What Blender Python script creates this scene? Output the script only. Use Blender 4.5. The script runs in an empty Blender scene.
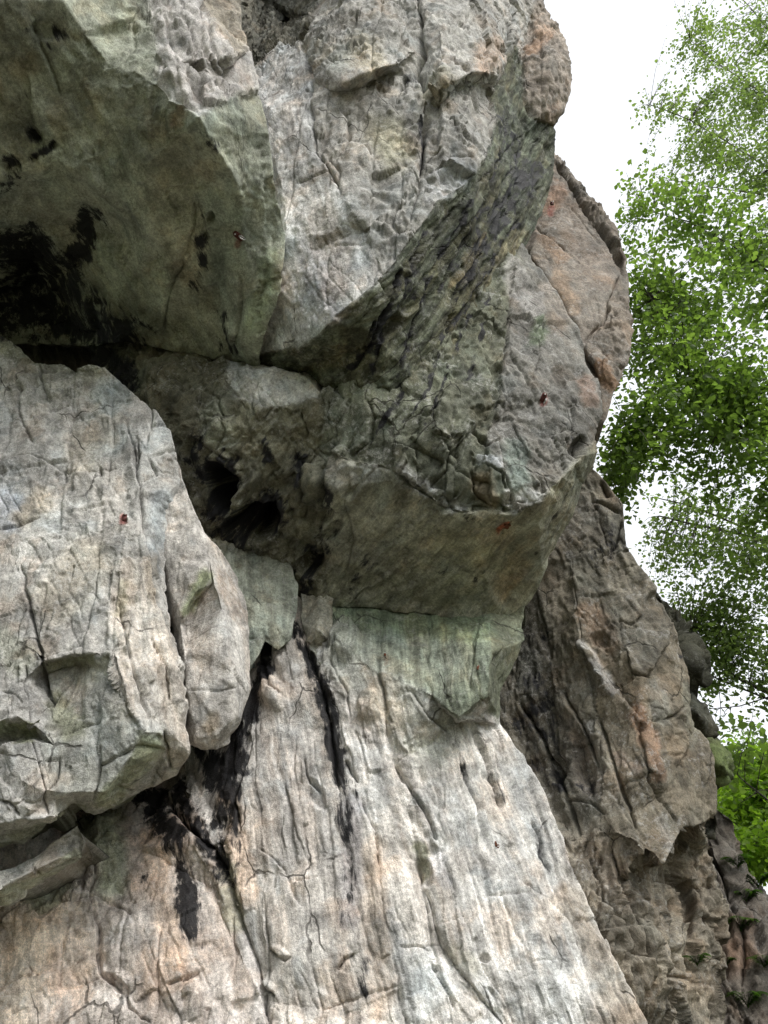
import bpy, math, random
import numpy as np
from mathutils import Vector
from mathutils.geometry import delaunay_2d_cdt
from mathutils.bvhtree import BVHTree

# ------------------------------------------------------------------ camera, sky, sun, exposure
SC = bpy.context.scene
PITCH = math.radians(33.0)
FPX = 769.0
CAM = np.array((0.0, 0.0, 1.6))
cam_data = bpy.data.cameras.new('camera')
cam = bpy.data.objects.new('camera', cam_data)
SC.collection.objects.link(cam)
cam.location = CAM
cam.rotation_euler = (math.radians(90) + PITCH, 0, 0)
cam_data.sensor_fit = 'VERTICAL'
cam_data.sensor_height = 24.0
cam_data.lens = 24.0 * FPX / 1024.0
cam_data.clip_start = 0.05
cam_data.clip_end = 500.0
SC.camera = cam

SUN_EL, SUN_AZ = math.radians(45), math.radians(140)      # azimuth measured from +Y (into the cliff) towards +X
world = bpy.data.worlds.new('World')
SC.world = world
world.use_nodes = True
wn, wl = world.node_tree.nodes, world.node_tree.links
wn.clear()
w_out = wn.new('ShaderNodeOutputWorld')
w_bg = wn.new('ShaderNodeBackground')
w_sky = wn.new('ShaderNodeTexSky')
w_sky.sky_type = 'NISHITA'
w_sky.sun_disc = False
w_sky.sun_elevation = SUN_EL
w_sky.sun_rotation = SUN_AZ
w_sky.dust_density = 4.0
w_sky.air_density = 1.0
w_hsv = wn.new('ShaderNodeHueSaturation')                  # thin cloud cover: most of the blue is gone
w_hsv.inputs['Saturation'].default_value = 0.22
w_bg.inputs['Strength'].default_value = 0.15
wl.new(w_sky.outputs[0], w_hsv.inputs['Color'])
w_veil = wn.new('ShaderNodeMix')                            # even high overcast over the whole dome
w_veil.data_type = 'RGBA'
w_veil.inputs[0].default_value = 0.6
w_veil.inputs[7].default_value = (6.6, 6.8, 7.1, 1.0)
wl.new(w_hsv.outputs[0], w_veil.inputs[6])
wl.new(w_veil.outputs[2], w_bg.inputs['Color'])
wl.new(w_bg.outputs[0], w_out.inputs['Surface'])

sun_data = bpy.data.lights.new('sun', 'SUN')
sun_data.energy = 1.5
sun_data.angle = math.radians(24)
sun_data.color = (1.0, 0.97, 0.92)
sun = bpy.data.objects.new('sun', sun_data)
SC.collection.objects.link(sun)
sd = Vector((math.sin(SUN_AZ) * math.cos(SUN_EL), math.cos(SUN_AZ) * math.cos(SUN_EL), math.sin(SUN_EL)))
sun.rotation_euler = sd.to_track_quat('Z', 'Y').to_euler()
sun.location = (3, -6, 14)

SC.cycles.use_denoising = True
SC.cycles.denoising_prefilter = 'NONE'
SC.cycles.use_adaptive_sampling = True
SC.cycles.adaptive_threshold = 0.015
SC.cycles.max_bounces = 5
SC.cycles.diffuse_bounces = 4
vs = SC.view_settings
vs.view_transform = 'Standard'
vs.look = 'None'
vs.gamma = 1.0
vs.use_curve_mapping = False
vs.exposure = 0.66

# ------------------------------------------------------------------ helpers
rng = np.random.default_rng(7)
random.seed(7)
cP, sP = math.cos(PITCH), math.sin(PITCH)


def pos(px, py, Y):
    """point seen at a pixel, at horizontal distance Y in front of the camera"""
    a = (px - 384.0) / FPX
    b = (512.0 - py) / FPX
    y = cP - sP * b
    z = sP + cP * b
    t = Y / y
    return np.array((a * t, Y, CAM[2] + z * t))


def project(p):
    q = p - CAM
    f = q[:, 1] * cP + q[:, 2] * sP
    u = -q[:, 1] * sP + q[:, 2] * cP
    f = np.maximum(f, 0.05)
    return np.stack((384 + FPX * q[:, 0] / f, 512 - FPX * u / f), 1)


def h3(ix, iy, iz, s):
    h = (ix.astype(np.uint32) * np.uint32(374761393) + iy.astype(np.uint32) * np.uint32(668265263)
         + iz.astype(np.uint32) * np.uint32(2147483647 - 19) + np.uint32((s * 1274126177 + 97) & 0xffffffff))
    h = (h ^ (h >> np.uint32(13))) * np.uint32(1274126177)
    h = (h ^ (h >> np.uint32(16))) * np.uint32(2246822519)
    return ((h ^ (h >> np.uint32(15))).astype(np.float64)) / 4294967295.0


def vnoise(p, s=0):
    """value noise -1..1"""
    i = np.floor(p).astype(np.int64)
    f = p - i
    f = f * f * f * (f * (f * 6 - 15) + 10)
    out = 0
    for dx in (0, 1):
        wx = f[:, 0] if dx else 1 - f[:, 0]
        for dy in (0, 1):
            wy = f[:, 1] if dy else 1 - f[:, 1]
            for dz in (0, 1):
                wz = f[:, 2] if dz else 1 - f[:, 2]
                out = out + wx * wy * wz * h3(i[:, 0] + dx, i[:, 1] + dy, i[:, 2] + dz, s)
    return out * 2 - 1


def fbm(p, octv=4, s=0, gain=0.5):
    a, t, o = 1.0, 0.0, 0
    for k in range(octv):
        o = o + a * vnoise(p * (2.03 ** k) + k * 17.3, s + k)
        t += a
        a *= gain
    return o / t


def facets(p, s=0, soft=0.1):
    """chipped relief: every cell is a tilted plane, neighbours meet in a short chamfer; also F2-F1"""
    i = np.floor(p).astype(np.int64)
    n = len(p)
    d1 = np.full(n, 1e9)
    d2 = np.full(n, 1e9)
    h1 = np.zeros(n)
    h2 = np.zeros(n)
    for dx in (-1, 0, 1):
        for dy in (-1, 0, 1):
            for dz in (-1, 0, 1):
                cx, cy, cz = i[:, 0] + dx, i[:, 1] + dy, i[:, 2] + dz
                r = [h3(cx, cy, cz, s + k) for k in range(7)]
                v = np.stack((p[:, 0] - cx - r[0], p[:, 1] - cy - r[1], p[:, 2] - cz - r[2]), 1)
                d = np.einsum('ij,ij->i', v, v)
                h = (r[3] * 2 - 1) * 0.35 + 1.3 * (v[:, 0] * (r[4] * 2 - 1) + v[:, 1] * (r[5] * 2 - 1) + v[:, 2] * (r[6] * 2 - 1))
                m1 = d < d1
                m2 = (~m1) & (d < d2)
                d2 = np.where(m1, d1, np.where(m2, d, d2))
                h2 = np.where(m1, h1, np.where(m2, h, h2))
                d1 = np.where(m1, d, d1)
                h1 = np.where(m1, h, h1)
    ed = np.sqrt(d2) - np.sqrt(d1)
    w = 0.5 * (1 - np.clip(ed / soft, 0, 1))
    return h1 * (1 - w) + h2 * w, ed


def tin(p, s=0):
    """angular noise -1..1: random heights joined by flat triangles (no smoothing), with slanted lattice"""
    p = p @ np.array(((0.82, -0.31, 0.48), (0.45, 0.86, -0.22), (-0.34, 0.40, 0.85))).T
    i = np.floor(p).astype(np.int64)
    f = p - i
    o = np.argsort(-f, axis=1)
    fs = np.take_along_axis(f, o, 1)
    c = i.copy()
    rows = np.arange(len(p))
    out = (1 - fs[:, 0]) * h3(c[:, 0], c[:, 1], c[:, 2], s)
    for k in range(3):
        c[rows, o[:, k]] += 1
        w = fs[:, k] - (fs[:, k + 1] if k < 2 else 0)
        out = out + w * h3(c[:, 0], c[:, 1], c[:, 2], s)
    return out * 2 - 1


def cuts(u, s, row):
    """index of the jittered interval holding u (rows shifted at random) and distance to its nearer end"""
    k = np.floor(u).astype(np.int64)
    z0 = np.zeros_like(k)
    b = lambda q: q + 0.75 * (h3(q, row, z0, s) - 0.5)
    k = np.where(u < b(k), k - 1, np.where(u >= b(k + 1), k + 1, k))
    lo, hi = b(k), b(k + 1)
    return k, (u - lo) / np.maximum(hi - lo, 0.05), np.minimum(u - lo, hi - u)


def blocks(g, la, lb, skew, s):
    """jointed rock: flat tilted blocks la x lb (along / across the grain), and metres to the nearest joint"""
    u = (g[:, 1] + skew * g[:, 0] + 0.5 * g[:, 2]) / lb
    z0 = np.zeros(len(g), np.int64)
    i, fu, eu = cuts(u, s, z0)
    sc = 0.6 + 1.1 * h3(i, z0, z0, s + 1)
    v = (g[:, 0] - 0.45 * skew * g[:, 1] + 0.4 * g[:, 2]) / (la * sc) + 9.7 * h3(i, z0 + 3, z0, s + 2)
    j, fv, ev = cuts(v, s + 3, i)
    r = [h3(i, j, z0, s + 5 + k) * 2 - 1 for k in range(3)]
    h = 0.42 * r[0] + 0.55 * (fu - 0.5) * r[1] + 0.75 * (fv - 0.5) * r[2]
    return h, np.minimum(eu * lb, ev * la * sc)


def smooth01(x):
    x = np.clip(x, 0, 1)
    return x * x * (3 - 2 * x)


def in_poly(p, poly):
    poly = np.asarray(poly, float)
    x, y = p[:, 0], p[:, 1]
    res = np.zeros(len(p), bool)
    n = len(poly)
    for k in range(n):
        x1, y1 = poly[k]
        x2, y2 = poly[(k + 1) % n]
        if y1 == y2:
            continue
        c = ((y1 > y) != (y2 > y)) & (x < (x2 - x1) * (y - y1) / (y2 - y1) + x1)
        res ^= c
    return res


def line_dist(p, pts):
    """distance, side (+ = right hand when walking along the line, picture sense) and parameter 0..1"""
    pts = np.asarray(pts, float)
    best = np.full(len(p), 1e9)
    side = np.zeros(len(p))
    par = np.zeros(len(p))
    L = np.r_[0, np.cumsum(np.linalg.norm(np.diff(pts, axis=0), axis=1))]
    for k in range(len(pts) - 1):
        a, b = pts[k], pts[k + 1]
        ab = b - a
        t = np.clip(((p - a) @ ab) / (ab @ ab), 0, 1)
        q = a + t[:, None] * ab
        d = np.linalg.norm(p - q, axis=1)
        m = d < best
        best[m] = d[m]
        cr = ab[0] * (p[:, 1] - a[1]) - ab[1] * (p[:, 0] - a[0])
        side[m] = np.sign(cr[m])
        par[m] = (L[k] + t[m] * (L[k + 1] - L[k])) / L[-1]
    return best, side, par


# ------------------------------------------------------------------ node helpers / materials
class NT:
    def __init__(self, mat):
        self.t = mat.node_tree
        self.n, self.l = self.t.nodes, self.t.links

    def new(self, kind, **kw):
        nd = self.n.new(kind)
        for k, v in kw.items():
            setattr(nd, k, v)
        return nd

    def link(self, a, b):
        self.l.new(a, b)

    def noise(self, vec, scale, detail=4, rough=0.55, dist=0.0):
        nd = self.new('ShaderNodeTexNoise')
        nd.inputs['Scale'].default_value = scale
        nd.inputs['Detail'].default_value = detail
        nd.inputs['Roughness'].default_value = rough
        nd.inputs['Distortion'].default_value = dist
        if vec is not None:
            self.link(vec, nd.inputs['Vector'])
        return nd.outputs['Fac']

    def math(self, op, a, b=None, c=None, clamp=False):
        nd = self.new('ShaderNodeMath', operation=op, use_clamp=clamp)
        for k, v in enumerate((a, b, c)):
            if v is None:
                continue
            if isinstance(v, (int, float)):
                nd.inputs[k].default_value = v
            else:
                self.link(v, nd.inputs[k])
        return nd.outputs[0]

    def ramp(self, fac, a, b, lo=0.0, hi=1.0, smooth=True):
        nd = self.new('ShaderNodeMapRange', interpolation_type='SMOOTHSTEP' if smooth else 'LINEAR', clamp=True)
        self.link(fac, nd.inputs[0])
        for k, v in enumerate((a, b, lo, hi)):
            nd.inputs[k + 1].default_value = v
        return nd.outputs[0]

    def mix(self, fac, a, b, blend='MIX'):
        nd = self.new('ShaderNodeMix', data_type='RGBA', blend_type=blend)
        for sock, v in ((nd.inputs[0], fac), (nd.inputs[6], a), (nd.inputs[7], b)):
            if isinstance(v, (int, float)):
                sock.default_value = v
            elif isinstance(v, tuple):
                sock.default_value = (*v, 1.0)
            else:
                self.link(v, sock)
        return nd.outputs[2]

    def scale_col(self, col, fac):
        nd = self.new('ShaderNodeVectorMath', operation='SCALE')
        self.link(col, nd.inputs[0])
        self.link(fac, nd.inputs[3])
        return nd.outputs[0]

    def mapping(self, vec, scale):
        nd = self.new('ShaderNodeVectorMath', operation='MULTIPLY')
        self.link(vec, nd.inputs[0])
        nd.inputs[1].default_value = scale
        return nd.outputs[0]


def new_mat(name):
    m = bpy.data.materials.new(name)
    m.use_nodes = True
    t = NT(m)
    b = t.n['Principled BSDF']
    return m, t, b


def rock_material():
    m, t, b = new_mat('weathered_rock')
    geo = t.new('ShaderNodeNewGeometry')
    P = geo.outputs['Position']
    at = t.new('ShaderNodeAttribute', attribute_name='rockcol')
    sc = t.new('ShaderNodeAttribute', attribute_name='grain').outputs['Vector']
    blk = t.new('ShaderNodeAttribute', attribute_name='seep_shade').outputs['Fac']
    stk = t.new('ShaderNodeAttribute', attribute_name='streak').outputs['Fac']
    pale = t.new('ShaderNodeAttribute', attribute_name='pale').outputs['Fac']
    col = at.outputs['Color']
    fine = t.noise(P, 55, 4, 0.7)
    grit = t.noise(P, 190, 1, 0.6)
    s2 = t.noise(t.mapping(sc, (5.0, 60.0, 30.0)), 1.0, 3, 0.65, 0.0)
    v = t.math('MULTIPLY', t.ramp(fine, 0.32, 0.68, 0.74, 1.26), t.ramp(grit, 0.32, 0.68, 0.82, 1.18))
    sv = t.math('MULTIPLY', t.math('SUBTRACT', t.ramp(s2, 0.3, 0.7, 0.70, 1.30), 1.0), stk)
    v = t.math('MULTIPLY', v, t.math('ADD', sv, 1.0))
    c = t.scale_col(col, v)
    # pale quartz and lichen crusts with ragged borders, dark mineral specks
    l1 = t.noise(P, 22, 7, 0.8, 0.25)
    fl = t.math('MULTIPLY', t.ramp(l1, 0.53, 0.60), pale)
    c = t.mix(t.math('MULTIPLY', fl, 0.42), c, (0.60, 0.59, 0.57))
    c = t.mix(t.ramp(l1, 0.40, 0.33, 0, 0.5), c, (0.06, 0.053, 0.045))
    l4 = t.noise(P, 8, 8, 0.78, 0.2)
    c = t.mix(t.ramp(l4, 0.56, 0.61, 0, 0.25), c, t.mix(1.0, c, (0.48, 0.48, 0.46), 'MULTIPLY'))
    c = t.mix(t.math('MULTIPLY', t.ramp(l4, 0.44, 0.40, 0, 0.3), pale), c, (0.58, 0.575, 0.56))
    # hairline fractures, straight and dirt-filled
    wv = t.new('ShaderNodeTexNoise')
    wv.inputs['Scale'].default_value = 9.0
    wv.inputs['Detail'].default_value = 3.0
    t.link(P, wv.inputs['Vector'])
    ofs = t.new('ShaderNodeVectorMath', operation='SCALE')
    t.link(wv.outputs['Color'], ofs.inputs[0])
    ofs.inputs[3].default_value = 0.06
    wp = t.new('ShaderNodeVectorMath', operation='ADD')
    t.link(t.mapping(sc, (0.6, 1.0, 1.0)), wp.inputs[0])
    t.link(ofs.outputs[0], wp.inputs[1])
    hm = t.new('ShaderNodeAttribute', attribute_name='joints').outputs['Fac']
    vo = t.new('ShaderNodeTexVoronoi', feature='DISTANCE_TO_EDGE')
    vo.inputs['Scale'].default_value = 3.0
    t.link(wp.outputs[0], vo.inputs['Vector'])
    hair = t.math('MULTIPLY', t.ramp(vo.outputs['Distance'], 0.016, 0.004), hm)
    c = t.mix(t.math('MULTIPLY', hair, 0.7), c, (0.03, 0.027, 0.022))
    # black seepage stain and painted shade
    e1 = t.noise(t.mapping(sc, (4.0, 22.0, 22.0)), 1.0, 6, 0.78)
    bm = t.math('ADD', t.math('MULTIPLY', blk, 1.12), t.math('MULTIPLY', t.math('SUBTRACT', e1, 0.5), 3.0))
    bm = t.ramp(bm, 0.38, 0.90)
    bm = t.math('MULTIPLY', bm, t.ramp(blk, 0.0, 0.35))
    c = t.mix(t.math('MULTIPLY', bm, 0.975), c, (0.009, 0.009, 0.011))
    t.link(c, b.inputs['Base Color'])
    t.link(t.ramp(bm, 0, 1, 0.86, 0.65), b.inputs['Roughness'])
    b.inputs['Specular IOR Level'].default_value = 0.3
    # relief
    hgt = t.math('ADD', t.math('MULTIPLY', fine, 0.8), t.math('MULTIPLY', grit, 0.25))
    hgt = t.math('ADD', hgt, t.math('MULTIPLY', t.math('MULTIPLY', s2, stk), 0.6))
    hgt = t.math('SUBTRACT', hgt, t.math('MULTIPLY', hair, 0.8))
    bp = t.new('ShaderNodeBump')
    bp.inputs['Strength'].default_value = 0.9
    bp.inputs['Distance'].default_value = 0.008
    t.link(hgt, bp.inputs['Height'])
    t.link(bp.outputs[0], b.inputs['Normal'])
    return m


def leaf_material(name, c1, c2, scale=1.5):
    m, t, b = new_mat(name)
    geo = t.new('ShaderNodeNewGeometry')
    rnd = geo.outputs['Random Per Island']
    n = t.noise(geo.outputs['Position'], scale, 3)
    f = t.math('ADD', t.math('MULTIPLY', rnd, 0.7), t.math('MULTIPLY', n, 0.45), clamp=True)
    c = t.mix(f, c1, c2)
    t.link(c, b.inputs['Base Color'])
    b.inputs['Roughness'].default_value = 0.45
    b.inputs['Specular IOR Level'].default_value = 0.4
    tr = t.new('ShaderNodeBsdfTranslucent')
    t.link(t.mix(1.0, c, (1.35, 1.5, 0.55), 'MULTIPLY'), tr.inputs['Color'])
    mx = t.new('ShaderNodeMixShader')
    mx.inputs[0].default_value = 0.65
    t.link(b.outputs[0], mx.inputs[1])
    t.link(tr.outputs[0], mx.inputs[2])
    t.link(mx.outputs[0], t.n['Material Output'].inputs['Surface'])
    return m


def bark_material(name, c1, c2):
    m, t, b = new_mat(name)
    geo = t.new('ShaderNodeNewGeometry')
    n = t.noise(t.mapping(geo.outputs['Position'], (9, 9, 30)), 1.0, 5, 0.65)
    t.link(t.mix(t.ramp(n, 0.35, 0.65), c1, c2), b.inputs['Base Color'])
    b.inputs['Roughness'].default_value = 0.85
    bp = t.new('ShaderNodeBump')
    bp.inputs['Distance'].default_value = 0.01
    t.link(n, bp.inputs['Height'])
    t.link(bp.outputs[0], b.inputs['Normal'])
    return m


def ground_material(name, c1, c2, c3):
    m, t, b = new_mat(name)
    geo = t.new('ShaderNodeNewGeometry')
    P = geo.outputs['Position']
    n1 = t.noise(P, 1.3, 6, 0.65)
    n2 = t.noise(P, 24, 5, 0.7)
    c = t.mix(t.ramp(n1, 0.4, 0.6), c1, c2)
    c = t.mix(t.ramp(n2, 0.45, 0.65), c, c3)
    t.link(c, b.inputs['Base Color'])
    b.inputs['Roughness'].default_value = 0.95
    bp = t.new('ShaderNodeBump')
    bp.inputs['Distance'].default_value = 0.03
    t.link(n2, bp.inputs['Height'])
    t.link(bp.outputs[0], b.inputs['Normal'])
    return m


def plain_material(name, col, rough=0.5, metal=0.0, var=0.25):
    m, t, b = new_mat(name)
    geo = t.new('ShaderNodeNewGeometry')
    n = t.noise(geo.outputs['Position'], 160, 3)
    lo = tuple(x * (1 - var) for x in col)
    hi = tuple(min(1, x * (1 + var)) for x in col)
    t.link(t.mix(n, lo, hi), b.inputs['Base Color'])
    b.inputs['Roughness'].default_value = rough
    b.inputs['Metallic'].default_value = metal
    return m


ROCK = rock_material()
BARK_DARK = bark_material('dark_bark', (0.035, 0.030, 0.026), (0.10, 0.085, 0.07))
BARK_BIRCH = bark_material('birch_bark', (0.12, 0.11, 0.10), (0.42, 0.40, 0.37))
LEAF_MID = leaf_material('leaf_green', (0.10, 0.16, 0.055), (0.19, 0.27, 0.10))
LEAF_BIRCH = leaf_material('birch_leaf', (0.11, 0.16, 0.08), (0.20, 0.26, 0.14))
LEAF_YOUNG = leaf_material('young_leaf', (0.13, 0.22, 0.035), (0.26, 0.38, 0.07))
LEAF_FERN = leaf_material('fern_leaf', (0.03, 0.075, 0.015), (0.07, 0.14, 0.025))
SOIL = ground_material('woodland_floor', (0.10, 0.085, 0.055), (0.065, 0.09, 0.035), (0.16, 0.125, 0.08))


def link(o, parent=None):
    SC.collection.objects.link(o)
    if parent is not None:
        o.parent = parent
    return o


def empty(name, loc=(0, 0, 0), **props):
    o = bpy.data.objects.new(name, None)
    o.empty_display_size = 0.2
    o.location = loc
    link(o)
    for k, v in props.items():
        o[k] = v
    return o


def mesh_obj(name, verts, faces, mat, parent=None, smooth=True, **props):
    me = bpy.data.meshes.new(name)
    verts = np.asarray(verts, np.float32)
    faces = np.asarray(faces, np.int32)
    if faces.ndim == 2:
        k = faces.shape[1]
        me.vertices.add(len(verts))
        me.vertices.foreach_set('co', verts.ravel())
        me.loops.add(faces.size)
        me.loops.foreach_set('vertex_index', faces.ravel())
        me.polygons.add(len(faces))
        me.polygons.foreach_set('loop_start', np.arange(0, faces.size, k, dtype=np.int32))
        me.update(calc_edges=True)
    if smooth:
        me.polygons.foreach_set('use_smooth', np.ones(len(me.polygons), bool))
    me.materials.append(mat)
    o = bpy.data.objects.new(name, me)
    link(o, parent)
    for k, v in props.items():
        o[k] = v
    return o


def set_attr(me, name, kind, data):
    a = me.attributes.new(name, kind, 'POINT')
    if kind == 'FLOAT':
        a.data.foreach_set('value', np.asarray(data, np.float32))
    elif kind == 'FLOAT_VECTOR':
        a.data.foreach_set('vector', np.asarray(data, np.float32).ravel())
    else:
        d = np.ones((len(data), 4), np.float32)
        d[:, :3] = data
        a.data.foreach_set('color', d.ravel())


# ------------------------------------------------------------------ the cliff: control points (pixel x, pixel y, metres in front)
# every layer is one sheet of rock with folds; "parts" cuts it into the blocks that the joints divide it into
GREY, PALE, PINK = (0.335, 0.325, 0.30), (0.50, 0.495, 0.48), (0.53, 0.475, 0.435)
GREEN, BROWN, DARK = (0.35, 0.368, 0.30), (0.205, 0.18, 0.152), (0.25, 0.225, 0.185)


RIB = dict(upper_roof=0.03, main_slab=0.006, pink_slab=0.006, panel=0.010, buttress_foot=0.012, belly_roof=0.012, column_block=0.006, buttress_face=0.012, pale_strip=0.006, upper_face=0.006, recess=0.03, bank_rock=0.03, wedge_rock=0.03)


def style(col, ang, stk, f=(0.03, 0.012, 0.005), fb=0.03, pale=1.0, st=3.0, crk=1.0, label=None):
    return dict(col=col, ang=ang, stk=stk, f=f, fb=fb, pale=pale, st=st, crk=crk, label=label)


STY = {
    # name: colour, grain direction in the picture, grain strength ...
    'pink_slab': style(PINK, (0.12, 1), 0.5, (0.0198, 0.0157, 0.00884), 0.018, 0.8, 1.9, label='pinkish weathered wall at lower left, split by black seepage'),
    'main_slab': style((0.53, 0.497, 0.462), (0.25, 1), 0.6, (0.0144, 0.0098, 0.00655), 0.014, 0.7, 2.4, label='big pale pink and grey slab with long water streaks'),
    'panel': style((0.195, 0.22, 0.165), (0.10, 1), 0.8, (0.0112, 0.0036, 0.00291), 0.01, 0.5, 4.0, label='algae-green panel right under the roof'),
    'side_facet': style((0.14, 0.15, 0.105), (-0.2, 1), 0.3, (0.0075, 0.0036, 0.00273), 0.006, 0.3, label='smooth green facet on the right edge of the panel'),
    'ceiling': style(GREEN, (0.5, 1), 0.25, (0.035, 0.014, 0.0065), 0.035, 0.25, 1.6, 0.3, label='smooth green-grey ceiling of the overhang'),
    'lip_block': style((0.44, 0.42, 0.40), (0.35, 1), 0.3, (0.04, 0.0245, 0.0122), 0.021, 0.9, label='bright jagged broken block on the lip of the ceiling'),
    'lip_chunk': style((0.30, 0.27, 0.22), (0.5, 1), 0.3, (0.0225, 0.0126, 0.00714), 0.015, 0.5, label='brown chunk wedged behind the bright lip block'),
    'recess': style((0.16, 0.155, 0.125), (-0.3, 1), 0.4, (0.04, 0.0196, 0.0109), 0.035, 0.4, label='dark groove at the top between the overhang and the face'),  # dark colour also paints in the groove's shade
    'pale_strip': style(PALE, (0.18, 1), 0.55, (0.0099, 0.00518, 0.00588), 0.01, 1.0, 3.0, label='pale grey strip of rock beside the ceiling edge'),
    'upper_face': style(GREY, (0.3, 1), 0.25, (0.0338, 0.0141, 0.0119), 0.02, 1.0, 1.8, label='rough grey blocky face of the upper bulge'),
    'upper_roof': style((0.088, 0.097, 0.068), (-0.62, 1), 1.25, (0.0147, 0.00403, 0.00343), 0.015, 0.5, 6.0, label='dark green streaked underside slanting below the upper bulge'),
    'skyline_boulder': style((0.26, 0.225, 0.19), (0.3, 1), 0.2, (0.03, 0.0126, 0.0119), 0.0175, 0.7, label='rounded brownish boulder on the skyline'),
    'belly_face': style((0.135, 0.142, 0.108), (0.5, 1), 0.3, (0.04, 0.028, 0.0136), 0.025, 0.9, 1.8, label='rough middle face between the two roofs'),
    'grey_face': style((0.17, 0.164, 0.148), (0.75, 1), 0.2, (0.021, 0.00907, 0.00762), 0.015, 0.7, 1.8, label='grey face with a red marked bolt at right of the overhang'),
    'belly_roof': style((0.265, 0.262, 0.205), (-0.9, 1), 0.55, (0.015, 0.0048, 0.00364), 0.015, 0.4, 4.0, 0.4, label='olive underside of the lower roof above the slab'),
    'wedge_rock': style((0.15, 0.145, 0.105), (-0.4, 1), 0.2, (0.04, 0.0294, 0.0143), 0.035, 0.7, 1.5, label='crumbling mossy rock with black pockets in the middle'),
    'pale_block': style((0.47, 0.465, 0.44), (0.5, 1), 0.2, (0.02, 0.012, 0.008), 0.012, 0.9, 1.5, 0.6, label='pale block just under the thin crack, left of the middle'),
    'brown_slab': style(BROWN, (0.6, 1), 0.2, (0.0072, 0.00389, 0.00441), 0.009, 0.7, 1.6, 0.5, label='smooth brown slab on the right skyline'),
    'brown_edge': style((0.20, 0.172, 0.142), (0.5, 1), 0.2, (0.03, 0.0168, 0.00952), 0.015, 0.6, label='broken brown edge blocks of the skyline slab'),
    'left_block': style((0.38, 0.37, 0.35), (0.15, 1), 0.25, (0.0162, 0.00739, 0.00714), 0.011, 1.0, 1.5, label='large pale fractured block on the left'),
    'column_block': style((0.42, 0.395, 0.36), (0.18, 1), 0.6, (0.024, 0.0118, 0.00857), 0.0125, 0.9, 3.5, label='narrow ribbed pillar with flaky edges'),
    'corner_block': style((0.38, 0.38, 0.35), (0.3, 1), 0.3, (0.018, 0.00907, 0.0075), 0.01, 0.9, 1.5, label='angular block with a green cut face at its foot'),
    'low_block': style((0.43, 0.42, 0.40), (1, 0.3), 0.2, (0.015, 0.00706, 0.00643), 0.01, 0.9, 1.5, label='pale block under the green ledge at the left edge'),
    'ledge_block': style((0.40, 0.39, 0.36), (1, -0.35), 0.2, (0.0225, 0.0134, 0.00714), 0.01, 0.9, 1.8, label='slanting slab-shaped block, lowest at the left edge'),
    'flake': style((0.43, 0.405, 0.375), (0.06, 1), 0.4, (0.00735, 0.00389, 0.00529), 0.008, 1.0, 2.0, 0.4, label='hanging tongue-shaped flake with a rounded foot'),
    'pale_wedge': style((0.33, 0.35, 0.29), (0.05, 1), 0.5, (0.015, 0.0101, 0.00714), 0.0125, 0.8, 2.5, label='pale green wedge beside the hanging flake'),
    'spike': style((0.34, 0.33, 0.27), (0.1, 1), 0.5, (0.015, 0.0118, 0.00714), 0.01, 0.7, label='pointed stub hanging beside the black streak'),
    'buttress_face': style((0.17, 0.155, 0.125), (0.4, 1), 0.3, (0.027, 0.0113, 0.00666), 0.02, 0.7, 2.0, label='large brown face of the buttress'),
    'buttress_nose': style((0.19, 0.165, 0.125), (0.3, 1), 0.25, (0.0243, 0.00944, 0.00583), 0.015, 0.7, 1.8, label='jutting pointed block of the buttress'),
    'buttress_foot': style((0.22, 0.195, 0.155), (0.15, 1), 0.5, (0.06, 0.056, 0.0204), 0.03, 0.7, 2.5, label='broken shattered foot of the buttress'),
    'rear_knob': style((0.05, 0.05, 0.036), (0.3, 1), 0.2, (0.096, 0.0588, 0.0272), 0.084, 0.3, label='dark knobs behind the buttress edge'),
    'bank_rock': style((0.12, 0.105, 0.09), (0.6, 1), 0.3, (0.072, 0.0441, 0.019), 0.056, 0.5, label='dark rocky slope behind the buttress'),
    'core': style((0.16, 0.15, 0.12), (0.1, 1), 0.3, (0.04, 0.0196, 0.0136), 0.035, 0.4, label='dark rock deep inside the clefts'),
}

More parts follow.
